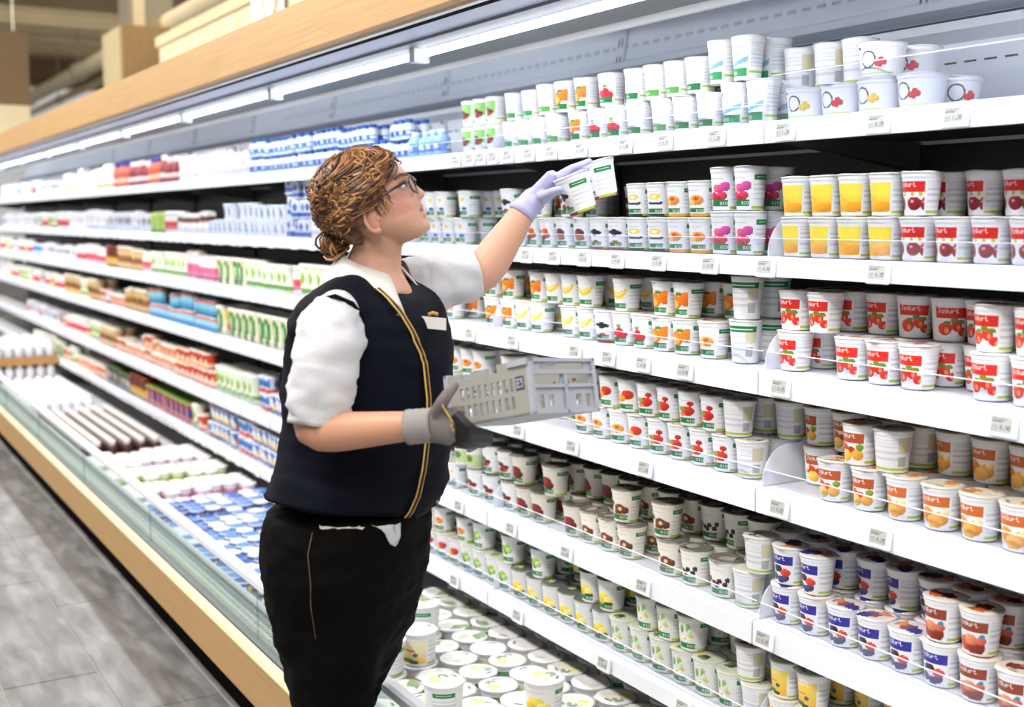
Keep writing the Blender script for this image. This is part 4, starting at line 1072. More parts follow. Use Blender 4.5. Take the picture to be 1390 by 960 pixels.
TUBK = {
 'bigvan': (TUB_P, bio('vanilla'), ['#E8EAE4', '#EBE0A0', '#8FA898', '#F2EDD0'], 'large yoghurt tub, vanilla flower lid'),
 'bigcam': (TUB_P, bio('camomile'), ['#E9EBE6', '#D9DCCB', '#9AB08A'], 'large yoghurt tub with camomile print'),
 'bigberry': (TUB_P, bio('rasp', wash='#EFE6D2'), ['#E9E7E0', '#E0A08A', '#D0606A', '#EFD9C0'], 'large cream tub with berry lid'),
 'bigplain': (TUB_P, jogurt('#E8DCA8', 'vanleaf', '#EDE4BE'), ['#ECECEA', '#DADAD4'], 'large yoghurt tub, yellow side panel'),
}
SCALE = {k: 1.13 for k in ('choc', 'chocred', 'hazel', 'coffee', 'rhubarb', 'vanilla', 'camomile')} | {k: 1.08 for k in ('apricotred', 'strawgreen', 'peachtop', 'orange', 'banana', 'rasp', 'blank', 'berries', 'mocha', 'vanleaf', 'mix', 'apricot', 'straw')} | {'ring': 1.1, 'ringyellow': 1.1, 'topgreen': 1, 'topwhite': 1}
MESH = {}
def product(kind):
    if kind not in MESH:
        prof, fn, lc, w = (K.get(kind) or TUBK[kind])
        big = prof is TUB_P; k_ = SCALE.get(kind, 1.05 if not big else 1); prof = [(z * k_, r * k_) for z, r in prof]
        body = lathe(NAMES[kind], prof, fn, rows=34)
        lid = lid_mesh('lid', prof[-1][1] + .0015, lc, abs(hash(kind)) % 1 + len(MESH))
        MESH[kind] = (body, lid, prof[-1][0], prof[-1][1] * 2 + .003, w)
    return MESH[kind]

def ordw(n): return f'{n}' + ('th' if 10 <= n % 100 <= 20 else {1: 'st', 2: 'nd', 3: 'rd'}.get(n % 10, 'th'))
def x_at(px, Y, z):
    """x of the point that lies at depth plane Y and height z on the line of sight of a column"""
    t = (px - 695) / FPX; c = RGT - FWD * t
    return -(c.y * Y + c.z * (z - CAMZ)) / c.x
def bay_of(x):
    for i in range(13):
        if XS[i + 1] <= x < XS[i]: return i
    return 12
BAYW = {0: 'near bay', 1: 'right bay', 2: 'middle bay', 3: 'third bay', 4: 'fourth bay', 5: 'fifth bay', 6: 'sixth bay'}
PLACED = []            # (kind, shelf, row, layer, x, y, z)
def spread(items, dia):
    """items: list of [x, kind]; push apart those that touch"""
    items.sort(key=lambda t: t[0])
    for _ in range(80):
        moved = False
        for a, b in zip(items, items[1:]):
            d = (dia(a[1]) + dia(b[1])) / 2 + .0006 - (b[0] - a[0])
            if d > 0: a[0] -= d / 2; b[0] += d / 2; moved = True
        if not moved: break
    return items
def put(kind, lv, row, layer, x, y, z, rz=0, ry=0, rx=0): PLACED.append((kind, lv, row, layer, x, y, z, rz, ry, rx))

def shelf_runs(lv, layer, runs, rows=2, y_first=SHELF_Y + .028):
    """runs: (px0, px1, kind, rows the front is set back)"""
    its = []
    z0 = SHELVES[lv][0] + .0005
    for run in runs:
        px0, px1, kind, sb = run[:4]
        body, lid, H, D, w = product(kind)
        z = z0 + (0 if layer == 'lower' else product(run[4] if len(run) > 4 else kind)[2] + .0036)
        yc = y_first + D / 2 + sb * (D + .002)
        x0, x1 = x_at(px0, yc, z + .04), x_at(px1, yc, z + .04)
        n = max(1, int((x1 - x0) / D + .4)); p = (x1 - x0) / n
        for i in range(n): its.append([x0 + p * (i + .5), kind, sb, z])
    dia = lambda k: product(k)[3]
    segs = {}
    for t in its: segs.setdefault(sum(t[0] < b for b in (XS[2], XS[3])), []).append(t)
    for sg, L in segs.items():
        spread(L, dia)
        lo = (XS[2], XS[3], -99)[sg] + .002; hi = (99, XS[2], XS[3])[sg] - .009
        for t in L:                                   # keep clear of the divider plates
            t[0] = max(t[0], lo + dia(t[1]) / 2); lo = t[0] + dia(t[1]) / 2 + .0006
        for t in reversed(L):
            t[0] = min(t[0], hi - dia(t[1]) / 2); hi = t[0] - dia(t[1]) / 2 - .0006
    for x, kind, sb, z in its:
        H, D = product(kind)[2], product(kind)[3]
        for r in range(sb, max(rows, sb + 1)):
            y = y_first + D / 2 + r * (D + .002)
            rz = random.uniform(-9, 9) + (random.choice((0, 0, 0, 40, -25)) if r > 0 else 0)
            put(kind, lv, r, layer, x + (random.uniform(-.001, .001) if r == sb else 0), y, z, math.radians(rz))

# --- right and middle bays, shelf by shelf (front edges of each run of alike cups)
shelf_runs('A', 'lower', [(638, 690, 'topgreen', 0), (690, 745, 'topwhite', 0), (745, 772, 'toplime', 0), (772, 808, 'topmango', 0), (808, 850, 'toprasp', 0), (850, 890, 'topplain', 0), (890, 918, 'toplime', 0),
    (918, 984, 'topplain', 0), (984, 1054, 'topswoosh', 0), (1058, 1106, 'ringyellow', 0), (1106, 1156, 'ring', 0), (1156, 1212, 'ringyellow', 0), (1212, 1272, 'ring', 0)], rows=2)
shelf_runs('A', 'upper', [(638, 690, 'topgreen', 0), (690, 736, 'topwhite', 0), (736, 757, 'toplime', 0), (757, 812, 'topmango', 0), (812, 850, 'toprasp', 0), (850, 890, 'topplain', 0), (890, 945, 'toplime', 0),
    (945, 978, 'topplain', 0), (978, 1056, 'topswoosh', 0), (1058, 1170, 'toptext', 1, 'ring'), (1170, 1226, 'ring', 0)], rows=2)
shelf_runs('B', 'lower', [(575, 640, 'sun', 0), (700, 760, 'nuts', 0), (760, 808, 'fig', 0), (808, 855, 'blueb', 0), (855, 918, 'pine', 0), (918, 971, 'peach', 0), (971, 1024, 'pinkrasp', 0),
    (1053, 1213, 'mango', 0), (1213, 1480, 'cherry', 0)], rows=2)
shelf_runs('B', 'upper', [(575, 640, 'sun', 0), (640, 676, 'sun', 1), (690, 712, 'blueb', 0), (738, 772, 'nuts', 0), (775, 850, 'blueb', 2), (858, 916, 'pine', 0), (916, 969, 'peach', 0), (969, 1024, 'pinkrasp', 0),
    (1053, 1213, 'mango', 0), (1213, 1268, 'cherry', 0), (1268, 1480, 'cherry', 1)], rows=2)
shelf_runs('C', 'lower', [(560, 626, 'orange', 0), (664, 705, 'orange', 0), (705, 758, 'banana', 0), (758, 776, 'banana', 1), (776, 808, 'banana', 0), (812, 835, 'blueb', 0), (835, 884, 'rasp', 0), (884, 948, 'orange', 0), (948, 992, 'peachtop', 0),
    (1000, 1024, 'greenback', 0), (1052, 1138, 'straw', 0), (1138, 1162, 'straw', 1), (1162, 1298, 'straw', 0), (1298, 1322, 'straw', 1), (1322, 1480, 'straw', 0)], rows=2)
shelf_runs('C', 'upper', [(560, 626, 'orange', 0), (664, 716, 'orange', 0), (716, 735, 'orange', 1), (735, 828, 'banana', 0), (828, 860, 'banana', 1), (860, 888, 'rasp', 1), (888, 962, 'orange', 0), (962, 1004, 'orange', 1),
    (1004, 1026, 'greenback', 0), (1050, 1138, 'straw', 0), (1138, 1322, 'straw', 1), (1322, 1480, 'straw', 0)], rows=2)
shelf_runs('D', 'lower', [(560, 640, 'apricotred', 0), (640, 778, 'peachtop', 1), (788, 862, 'peachtop', 0), (862, 884, 'apricotred', 0), (884, 1003, 'strawgreen', 0), (1003, 1026, 'blank', 0),
    (1088, 1112, 'mix', 1), (1112, 1206, 'mix', 0), (1206, 1480, 'apricot', 0)], rows=3)
shelf_runs('D', 'upper', [(560, 700, 'peachtop', 0), (700, 786, 'apricotred', 1), (786, 838, 'darkberry', 1), (838, 886, 'apricotred', 0), (886, 1003, 'strawgreen', 0), (1003, 1026, 'blank', 0), (1046, 1080, 'blank', 1),
    (1085, 1146, 'mix', 1), (1148, 1196, 'mix', 0), (1208, 1262, 'blank', 0), (1264, 1480, 'apricot', 1)], rows=3)
shelf_runs('E', 'lower', [(570, 630, 'sun', 0), (640, 705, 'choc', 0), (705, 762, 'chocred', 0), (762, 788, 'chocred', 1), (788, 902, 'hazel', 0), (902, 926, 'hazel', 1), (926, 1006, 'coffee', 0), (1006, 1028, 'blank', 0),
    (1040, 1272, 'berries', 0), (1272, 1480, 'mocha', 0)], rows=3)
shelf_runs('E', 'upper', [(626, 652, 'soy', 0, 'sun'), (660, 706, 'choc', 0), (706, 760, 'chocred', 0), (760, 824, 'chocred', 1), (824, 842, 'hazel', 1), (842, 902, 'hazel', 0), (902, 924, 'hazel', 1), (924, 1008, 'coffee', 1), (1008, 1030, 'blank', 0),
    (1038, 1122, 'berries', 0), (1122, 1268, 'berries', 1), (1268, 1372, 'mocha', 0), (1372, 1480, 'mocha', 1)], rows=3)
shelf_runs('F', 'lower', [(584, 632, 'apricotred', 0), (634, 706, 'rhubarb', 0), (706, 834, 'vanilla', 0), (834, 1008, 'camomile', 0), (1008, 1030, 'blank', 0), (1036, 1300, 'vanleaf', 0)], rows=3)
shelf_runs('F', 'upper', [(584, 632, 'peachtop', 0), (640, 664, 'darkberry', 1), (664, 716, 'rhubarb', 0), (706, 792, 'vanilla', 1), (792, 832, 'vanilla', 0), (838, 878, 'camomile', 0), (878, 892, 'camomile', 1), (892, 962, 'camomile', 0), (962, 1010, 'camomile', 1),
    (1010, 1030, 'blank', 0), (1036, 1116, 'vanleaf', 0), (1116, 1300, 'vanleaf', 1)], rows=3)
# --- large tubs in the bottom of the cabinet
kinds = ['bigcam', 'bigcam', 'bigplain', 'bigvan', 'bigvan', 'bigberry', 'bigberry']
for r in range(7):
    y = 1.29 + r * .121
    for i in range(17):
        x = -3.72 + i * .1215 + (r % 2) * .03
        t = (x + 3.75) / 2.0 + random.uniform(-.12, .12)
        kd = kinds[min(6, max(0, int(t * 7)))]
        if r < 1 and random.random() < .45: continue
        put(kd, 'T', r, 'lower', x + random.uniform(-.003, .003), y, .0785, math.radians(random.uniform(-50, 50)))
        if r in (1, 2, 3) and .05 < (x + 3.6) < 1.4 and random.random() < .42:
            put(kd, 'T', r, 'upper', x, y, .0785 + .1056, math.radians(random.uniform(-50, 50)))

def place_cups():
    groups = {}
    for p in PLACED: groups.setdefault((p[0], p[1], bay_of(p[4]), p[2], p[3]), []).append(p)
    for (kind, lv, bay, row, layer), L in groups.items():
        L.sort(key=lambda p: p[4])
        body, lid, H, D, w = product(kind)
        big = lv == 'T'
        for i, p in enumerate(L):
            o = add(NAMES[kind], body, None, p[4:7], (p[9], p[8], p[7]))
            add('lid', lid, o, (0, 0, H + .0005), (random.uniform(-.015, .015), random.uniform(-.015, .015), random.uniform(0, 6.28)))
            rw = ['front', 'second', 'third', 'fourth', 'fifth', 'sixth', 'seventh'][row]
            pos = f'{ordw(i + 1)} from left, {layer} {rw} row' if len(L) > 1 else f'{layer} {rw} row'
            w2 = w
            tag(o, f'{w2}, {pos}, {SHELF_WORD[lv]}, {BAYW[bay]}', 'yoghurt', f'{w} on the {SHELF_WORD[lv]}')
place_cups()

# ------------------------------------------------------------------ electronic price tags
def tag_face(price):
    def fn(U, V):
        img = np.tile(np.array([.46, .47, .45]), (len(U), 1))
        for k in range(3): rect(img, U, V, .06, .80 - .12 * k, .86 - .1 * k, .90 - .1 * k, (.10, .10, .10))
        rect(img, U, V, .06, .40, .10, .14, (.2, .2, .2)); rect(img, U, V, .06, .36, .20, .42, (.36, .37, .36))
        stamp(img, U, V, price, .46, .95, .14, .48, (.03, .03, .03))
        return img
    return painted_panel('display', .043, .028, 48, 28, fn, .0006)
PRICES = ['0.95', '1.20', '0.90', '0.65', '0.75', '1.25', '0.85']
DISP = {p: tag_face(p) for p in PRICES}
body_me = bevel_mesh(MB().box(-.030, .030, -.008, 0, -.022, .022).mesh('price_tag'), .0035, 2); body_me.materials.append(M_tagw)
body_far = MB().box(-.030, .030, -.008, 0, -.022, .022).mesh('price_tag'); body_far.materials.append(M_tagw)
TAGS = {'A': [621, 640, 655, 672, 692, 720, 750, 791, 851, 905, 975, 1068, 1195, 1300], 'B': [717, 754, 795, 840, 896, 966, 1042, 1195], 'C': [640, 698, 783, 828, 875, 932, 1062, 1365],
        'D': [640, 706, 779, 878, 1060, 1197], 'E': [625, 696, 771, 875, 1040], 'F': [619, 705, 822, 930]}
PR = {'A': '1.20', 'B': '0.95', 'C': '0.90', 'D': '0.85', 'E': '0.95', 'F': '0.65'}
for lv, L in TAGS.items():
    zt, h = SHELVES[lv]
    last = None
    for i, px in enumerate(L):
        x = x_at(px, SHELF_Y, zt - .02)
        if last is not None: x = max(x, last + .0615)
        last = x
        pr = PR[lv] if i % 3 else PRICES[(i + ord(lv)) % 7]
        o = add('price_tag', body_me, None, (x, SHELF_Y - .0012, zt - h / 2 - .003), (math.radians(-8), 0, 0))
        add('display', DISP[pr], o, (-.002, -.0088, -.012))
        tag(o, f'white electronic price tag, {ordw(i + 1)} from left on the {SHELF_WORD[lv]} rail right of the woman', 'price tag', 'electronic price tags near')
for lv in SHELVES:
    zt, h = SHELVES[lv]; x = -4.05; i = 0
    while x > -11:
        x -= random.choice((.11, .16, .22, .3)); i += 1
        o = add('price_tag', body_far, None, (x, SHELF_Y - .001, zt - h / 2 - .003))
        tag(o, f'small blurred white price tag, {ordw(i)} leftward of the woman on the {SHELF_WORD[lv]} rail', 'price tag', 'price tags on the far rails')

# ------------------------------------------------------------------ goods in the bays left of the woman
def bands(base, bs, spots=()):
    def fn(s, v):
        img = np.tile(np.array(lin(base)), (len(s), 1))
        for v0, v1, c in bs: img[(v >= v0) & (v <= v1)] = lin(c)
        for u, w, ru, rv, c in spots:
            blob(img, s, v, u, w, ru, rv, lin(c), .15); blob(img, s, v, u + 2.2, w, ru, rv, lin(c), .15)
        return img
    return fn
def bottle_prof(r, h): return [(0, r * .9), (h * .04, r), (h * .55, r), (h * .60, r * .92), (h * .66, r), (h * .74, r * .8), (h * .80, r * .52), (h * .84, r * .5), (h * .845, r * .6), (h, r * .58)]
def slim_prof(r, h): return [(0, r * .92), (h * .03, r), (h * .80, r), (h * .86, r * .72), (h * .87, r * .62), (h, r * .60)]
def cup_prof(r, h): return [(0, r * .74), (h * .03, r * .79), (h * .88, r * .95), (h * .90, r), (h, r)]
def jar_prof(r, h): return [(0, r * .9), (h * .05, r), (h * .76, r), (h * .80, r * .85), (h * .82, r * .96), (h, r * .96)]
def carton_mesh(w, d, h, base, bs, spot):
    nu, nv = 8, 12
    v = []; f = []; cols = []
    def face(o, a, b):
        n = len(v)
        for j in range(nv + 1):
            for i in range(nu + 1): v.append(tuple(Vector(o) + Vector(a) * (i / nu) + Vector(b) * (j / nv)))
        for j in range(nv):
            for i in range(nu):
                q = n + j * (nu + 1) + i; f.append((q, q + 1, q + nu + 2, q + nu + 1))
                U, V = (i + .5) / nu, (j + .5) / nv; c = lin(base)
                for v0, v1, k in bs:
                    if v0 <= V <= v1: c = lin(k)
                if spot and ((U - .5) / .32) ** 2 + ((V - spot[0]) / .2) ** 2 < 1: c = lin(spot[1])
                cols.append(c)
    x, y = w / 2, d / 2
    face((-x, -y, 0), (w, 0, 0), (0, 0, h)); face((x, -y, 0), (0, d, 0), (0, 0, h)); face((x, y, 0), (-w, 0, 0), (0, 0, h)); face((-x, y, 0), (0, -d, 0), (0, 0, h))
    n = len(v); v += [(-x, -y, h), (x, -y, h), (x, y, h), (-x, y, h), (-x, -y, 0), (x, -y, 0), (x, y, 0), (-x, y, 0)]
    g = h * .07
    v += [(-x, 0, h + g), (x, 0, h + g)]
    f += [(n, n + 1, n + 9, n + 8), (n + 2, n + 3, n + 8, n + 9), (n + 1, n + 2, n + 9), (n + 3, n, n + 8), (n + 7, n + 6, n + 5, n + 4)]
    cols += [lin(base)] * 5
    me = bpy.data.meshes.new('carton'); me.from_pydata(v, [], f); me.update(); face_cols(me, np.array(cols)); me.materials.append(M_print)
    return me
# kind: name, shape, radius/width, height, base, bands, spots/spot, words
G = {
 'bluebottle': ('blue_capped_bottle', bottle_prof, 0.026, 0.078, '#E6ECF6', [(.80, 1, '#2E5FB0'), (.12, .46, '#7FA8DC'), (.30, .40, '#F0F2F8')], [(.2, .3, .5, .12, '#2C4F9C')], 'small white bottle with blue cap'),
 'bluebig': ('blue_drink_bottle', bottle_prof, .030, .10, '#9CC0EA', [(.80, 1, '#C9DCF4'), (.15, .5, '#5E90D0')], [(.1, .33, .5, .1, '#E8F0FA')], 'light blue drink bottle'),
 'whiteslim': ('slim_bottle', slim_prof, .028, .15, '#EDEBEE', [(.2, .65, '#E2DCE4'), (.87, 1, '#B9A9B4')], [(.1, .45, .5, .12, '#C9B4BC')], 'slim white drink bottle'),
 'redcap': ('red_bottle', bottle_prof, .032, .16, '#9A2A2A', [(.78, 1, '#F2F0F0'), (.18, .4, '#E4C4C0'), (.40, .52, '#7A2030')], [], 'dark red bottle with white cap'),
 'orangebottle': ('orange_bottle', bottle_prof, .034, .17, '#E2653A', [(.80, 1, '#2A3A9A'), (.15, .35, '#F2B08A'), (.35, .5, '#D8402A')], [], 'orange bottle with blue cap'),
 'yellowcarton': ('yellow_carton', 'carton', .07, .16, '#EEEBE2', [(.08, .26, '#E8CC62'), (.6, .68, '#D8D4E0')], None, 'white carton with yellow foot'),
 'whitebox': ('low_carton', 'carton', .075, .12, '#E4E4EE', [(.3, .45, '#C9C9DE')], (.62, '#5A5A6A'), 'low white carton with grey print'),
 'dropcup': ('blue_drop_cup', cup_prof, 0.042, 0.082, '#E8ECF6', [(.9, 1, '#D2DCEE')], [(.0, .5, .28, .28, '#2E5AA8')], 'white cup with blue drop'),
 'bluebox': ('blue_carton', 'carton', .07, .085, '#DCE4F2', [(.1, .3, '#3C66B4')], (.6, '#2E5AA8'), 'white and blue carton'),
 'brownband': ('brown_banded_carton', 'carton', 0.055, 0.12, '#EFECEC', [(.62, .82, '#7A3E34')], None, 'white carton with brown band'),
 'greencarton': ('green_carton', 'carton', .07, .12, '#A9C65A', [(.0, .2, '#7FAA3A'), (.8, 1, '#C9DA8A')], None, 'bright green carton'),
 'whitecarton': ('white_carton', 'carton', .07, .14, '#EFEFF2', [(.15, .28, '#C9D4E4')], (.6, '#D8C8CC'), 'plain white carton'),
 'pinkjar': ('pink_jar', jar_prof, 0.045, 0.14, '#F0E6E4', [(.82, 1, '#EFEFEF'), (.2, .5, '#D4475A')], [], 'white jar with pink label'),
 'blueyog': ('sky_blue_cup', cup_prof, 0.045, 0.12, '#5E8ACB', [(.9, 1, '#E6ECF6'), (.2, .35, '#DCE6F4')], [], 'sky blue cup'),
 'beigejar': ('beige_jar', jar_prof, 0.048, 0.15, '#D8B27A', [(.82, 1, '#E8DCC4'), (.25, .5, '#9A6A3A')], [(.1, .5, .4, .16, '#5A3A2A')], 'beige jar with brown label'),
 'greencup': ('green_printed_cup', cup_prof, 0.055, 0.145, '#EEE9C8', [(.9, 1, '#EDEDE4')], [(.35, .45, .55, .42, '#1F7A34'), (-.6, .65, .4, .25, '#E8D23A'), (-.5, .22, .4, .16, '#D8583A'), (.3, .5, .2, .2, '#BFE0B0')], 'cream cup with green print'),
 'limecup': ('lime_cup', cup_prof, 0.044, 0.14, '#E6ECD8', [(.9, 1, '#F0F0EA'), (.1, .25, '#6FA044')], [(.1, .55, .5, .2, '#8CB84A')], 'white cup with lime print'),
 'pinkcarton': ('pink_carton', 'carton', 0.06, 0.15, '#EFE2E2', [(.1, .62, '#D0608A')], None, 'pink and white carton'),
 'tealbottle': ('turquoise_bottle', slim_prof, 0.03, 0.098, '#8CC6DC', [(.0, .30, '#4FA0CC'), (.62, .78, '#D8603A'), (.87, 1, '#2A6A8A')], [], 'turquoise bottle with orange band'),
 'darkjar': ('brown_jar', jar_prof, 0.05, 0.155, '#6A2A1E', [(.82, 1, '#8A1F1A'), (.12, .42, '#C9A23A')], [], 'dark brown jar, gold label'),
 'redcup': ('red_cup', cup_prof, 0.046, 0.088, '#D8401F', [(.9, 1, '#F0E0D0'), (.1, .35, '#F2C8A0')], [(.1, .6, .4, .2, '#8A1F14'), (.5, .4, .25, .2, '#F2E0C0')], 'red cup with cream print'),
 'orangecup': ('orange_cup', cup_prof, 0.046, 0.085, '#F0CBB0', [(.9, 1, '#F6EEE4'), (.5, .75, '#E2703A')], [(.1, .35, .4, .2, '#D8502A')], 'pale orange cup'),
 'bluecup': ('blue_dessert_cup', cup_prof, 0.036, 0.086, '#3C6CB8', [(.9, 1, '#E6E6EE')], [(.2, .55, .45, .28, '#E6ECF8'), (-.5, .35, .3, .25, '#E2603A'), (.8, .3, .3, .22, '#F0C84A')], 'small blue cup, orange print'),
 'blueredcup': ('coral_dessert_cup', cup_prof, 0.036, 0.086, '#DCE0EE', [(.9, 1, '#E6E6EE'), (.0, .28, '#D8604A')], [(.1, .6, .5, .25, '#2A62B0'), (.9, .6, .3, .25, '#3A86C8')], 'small blue and coral cup'),
 'blackcup': ('black_cup', cup_prof, 0.05, 0.12, '#1E1C1E', [(.9, 1, '#4A6A3A')], [(.1, .5, .45, .25, '#C9BEB0')], 'black cup with pale print'),
 'bigred': ('wide_red_cup', cup_prof, 0.055, 0.13, '#B8342A', [(.9, 1, '#7FA044')], [(.0, .5, .4, .3, '#E8A08A'), (.9, .5, .4, .3, '#2A3A8A')], 'wide red cup, green rim'),
 'tubblue': ('blue_yoghurt_cup', cup_prof, .036, .066, '#2E56A4', [(.88, 1, '#DCE2F0'), (.1, .25, '#E8ECF6')], [(.2, .5, .35, .25, '#F0D25A'), (-.5, .55, .3, .2, '#E6ECF8')], 'blue yoghurt cup'),
 'tubpink': ('pink_yoghurt_cup', cup_prof, .036, .066, '#E6DCE6', [(.88, 1, '#F2F0F2'), (.2, .5, '#D88AA4')], [], 'pink and white yoghurt cup'),
 'tublime': ('pale_green_yoghurt_cup', cup_prof, .036, .066, '#DDE4C4', [(.88, 1, '#F0F2E8'), (.2, .5, '#A8BE5A')], [], 'pale green yoghurt cup'),
 'chocbottle': ('chocolate_bottle', bottle_prof, .034, .16, '#3A1C16', [(.80, 1, '#EFE6E0'), (.2, .4, '#8A5A44')], [(.1, .35, .4, .1, '#D8C2A8')], 'dark chocolate drink bottle'),
 'milkbottle': ('milk_bottle', slim_prof, .036, .19, '#EDEDF0', [(.87, 1, '#E6E6EC'), (.25, .55, '#DDE2EC')], [], 'white milk bottle'),
}
GM = {}
def good(kind):
    if kind not in GM:
        nm, shp, r, h, base, bs, sp, w = G[kind]
        if shp == 'carton': me = carton_mesh(r, r * .9, h, base, bs, sp); hh = h * 1.07; d = r
        else: me = lathe(nm, shp(r, h), bands(base, bs, sp or ()), rows=12, fine=10, coarse=20); hh = h; d = 2 * r
        GM[kind] = (nm, me, hh, d, w)
    return GM[kind]
LID_WHITE = {}
CNT = {}
def set_good(kind, lv, x, y, z, where):
    nm, me, h, d, w = good(kind)
    o = add(nm, me, None, (x, y, z), (0, 0, random.uniform(-.12, .12)))
    k = (kind, lv, where); CNT[k] = CNT.get(k, 0) + 1
    tag(o, f'{w}, {ordw(CNT[k])} left of woman, {where}, {SHELF_WORD[lv]}', nm.split('_')[-1], f'{w} in the far bays')
    return o
def left_runs(lv, runs):
    zt = SHELVES[lv][0] + .0006; limit = 99
    for px1, px0, kind, layers, rows in runs:               # from the right end to the left end
        nm, me, h, d, w = good(kind)
        yc = SHELF_Y + .026 + d / 2
        x1, x0 = min(x_at(px1, yc, zt + .04), limit), x_at(px0, yc, zt + .04)
        x = x1; left = 0
        while x - d > x0 - d * .3:
            if left == 0:
                left = random.randint(2, 6); alt = random.choice(ALT.get(kind, [kind])) if random.random() < .4 else kind
                if good(alt)[2] * layers > .215: alt = kind
                zs = random.uniform(.9, 1.08); ly = layers if random.random() < .85 else max(1, layers - 1)
            left -= 1; dd = good(alt)[3]; hh = good(alt)[2]
            if random.random() < .06: x -= dd * .8; continue
            for l in range(ly):
                for r in range(rows + (1 if l == 0 and lv in 'DEF' else 0)):
                    if l > 0 and r == 0 and random.random() < .07: continue
                    o = set_good(alt, lv, x - dd / 2, yc + (dd - d) / 2 + r * (dd + .003) + random.uniform(0, .012), zt + l * (hh * zs + .0008), ('lower' if l == 0 else 'upper' if l == 1 else 'topmost') + (' front row' if r == 0 else ' second row' if r == 1 else ' third row'))
                    o.scale = (1, 1, zs)
            x -= dd + random.uniform(.001, .005)
        limit = x - .001
ALT = {'bluebottle': ['bluebottle', 'whiteslim'], 'whiteslim': ['whitecarton', 'whitebox'], 'redcap': ['orangebottle'], 'orangebottle': ['redcap', 'yellowcarton'], 'yellowcarton': ['whitecarton'], 'whitebox': ['pinkjar', 'whitecarton'],
       'whitecarton': ['whitebox', 'pinkjar', 'blueyog'], 'greencup': ['limecup'], 'limecup': ['pinkjar', 'yellowcarton'], 'pinkjar': ['whitebox', 'limecup', 'redcup'], 'blueyog': ['whitebox'], 'beigejar': ['darkjar', 'limecup'],
       'darkjar': ['redcup', 'beigejar'], 'redcup': ['orangecup', 'bluecup'], 'bluecup': ['blueredcup'], 'blueredcup': ['bluecup', 'orangecup'], 'bigred': ['bluecup', 'orangecup'], 'blackcup': ['greencup', 'darkjar'], 'orangecup': ['redcup', 'limecup']}
left_runs('A', [(604, 560, 'bluebig', 1, 1), (560, 395, 'bluebottle', 2, 2), (395, 340, 'bluebottle', 2, 1), (340, 288, 'whiteslim', 1, 1), (288, 246, 'whiteslim', 1, 1), (246, 206, 'redcap', 1, 2), (206, 160, 'orangebottle', 1, 2), (160, 90, 'yellowcarton', 1, 1), (90, 45, 'whitebox', 1, 1), (45, 5, 'whitecarton', 1, 1)])
left_runs('B', [(560, 430, 'whitecarton', 1, 1), (430, 398, 'bluebox', 3, 1), (395, 310, 'dropcup', 2, 1), (310, 290, 'dropcup', 1, 1), (290, 246, 'brownband', 1, 1), (246, 228, 'whitecarton', 1, 1), (228, 209, 'greencarton', 1, 1), (209, 150, 'whitebox', 1, 1), (150, 100, 'whitecarton', 1, 1), (100, 50, 'pinkjar', 1, 1), (50, 5, 'whitecarton', 1, 1)])
left_runs('C', [(560, 402, 'limecup', 1, 1), (402, 300, 'greencup', 1, 1), (300, 258, 'pinkcarton', 1, 1), (258, 225, 'limecup', 1, 1), (225, 200, 'limecup', 1, 1), (200, 150, 'beigejar', 1, 1), (150, 108, 'pinkjar', 1, 1), (108, 90, 'blueyog', 1, 1), (90, 48, 'blueyog', 1, 1), (48, 5, 'pinkjar', 1, 1)])
left_runs('D', [(560, 400, 'greencup', 1, 1), (400, 300, 'greencup', 1, 1), (300, 205, 'tealbottle', 2, 1), (205, 176, 'darkjar', 1, 1), (176, 140, 'redcup', 1, 1), (140, 92, 'beigejar', 1, 1), (92, 48, 'pinkjar', 1, 1), (48, 20, 'limecup', 1, 1), (20, 3, 'yellowcarton', 1, 1)])
left_runs('E', [(560, 400, 'bluecup', 2, 1), (400, 352, 'bluecup', 2, 1), (352, 296, 'greencup', 1, 1), (296, 245, 'redcup', 2, 1), (245, 195, 'redcup', 2, 1), (195, 178, 'orangecup', 1, 1), (178, 142, 'darkjar', 1, 1), (142, 85, 'pinkjar', 1, 1), (85, 40, 'whitebox', 1, 1)])
left_runs('F', [(560, 400, 'blueredcup', 2, 1), (400, 325, 'blueredcup', 2, 2), (325, 286, 'bluecup', 2, 1), (286, 266, 'orangecup', 1, 1), (266, 205, 'bigred', 1, 1), (205, 150, 'blackcup', 1, 1), (150, 90, 'orangecup', 1, 1), (90, 50, 'limecup', 1, 1)])
# bottom tub
def tub_block(kind, x1, x0, y0, y1, layers, z=.0792, word='bottom tub', gap=.004):
    nm, me, h, d, w = good(kind)
    ny = int((y1 - y0) / (d + gap)); nx = int((x1 - x0) / (d + gap))
    for i in range(nx):
        for r in range(ny):
            for l in range(layers):
                if l < layers - 1 and r > 0 and 0 < i < nx - 1 and i % 5: continue          # wholly hidden below the top layer
                if l == layers - 1 and layers > 1 and i % 5 == 0 and random.random() < .5: continue
                m2 = me
                if kind == 'tubblue': m2 = TUBBLUE[random.choice((0, 0, 1, 1, 2))]
                o = add(nm, m2, None, (x1 - (i + .5) * (d + gap) + random.uniform(-.002, .002), y0 + (r + .5) * (d + gap), z + l * (h + .001)), (0, 0, random.uniform(-.3, .3)))
                tag(o, f'{w}, {word}, {ordw(i + 1)} from right, {ordw(r + 1)} deep' + (', lower layer' if l < layers - 1 else ''), nm.split('_')[-1], f'{w} in the bottom tub')
def recolour_top(me, col):
    m2 = me.copy(); at = m2.color_attributes['Col']; p = m2.polygons[-1]
    for li in p.loop_indices: at.data[li].color = (*lin(col), 1)
    return m2
TUBBLUE = [recolour_top(good('tubblue')[1], c) for c in ('#5F8AD0', '#DCE4F2', '#2E56A4')]
tub_block('tubblue', -3.98, -5.55, 1.27, 1.95, 2)
tub_block('tubpink', -5.6, -5.95, 1.27, 1.95, 2)
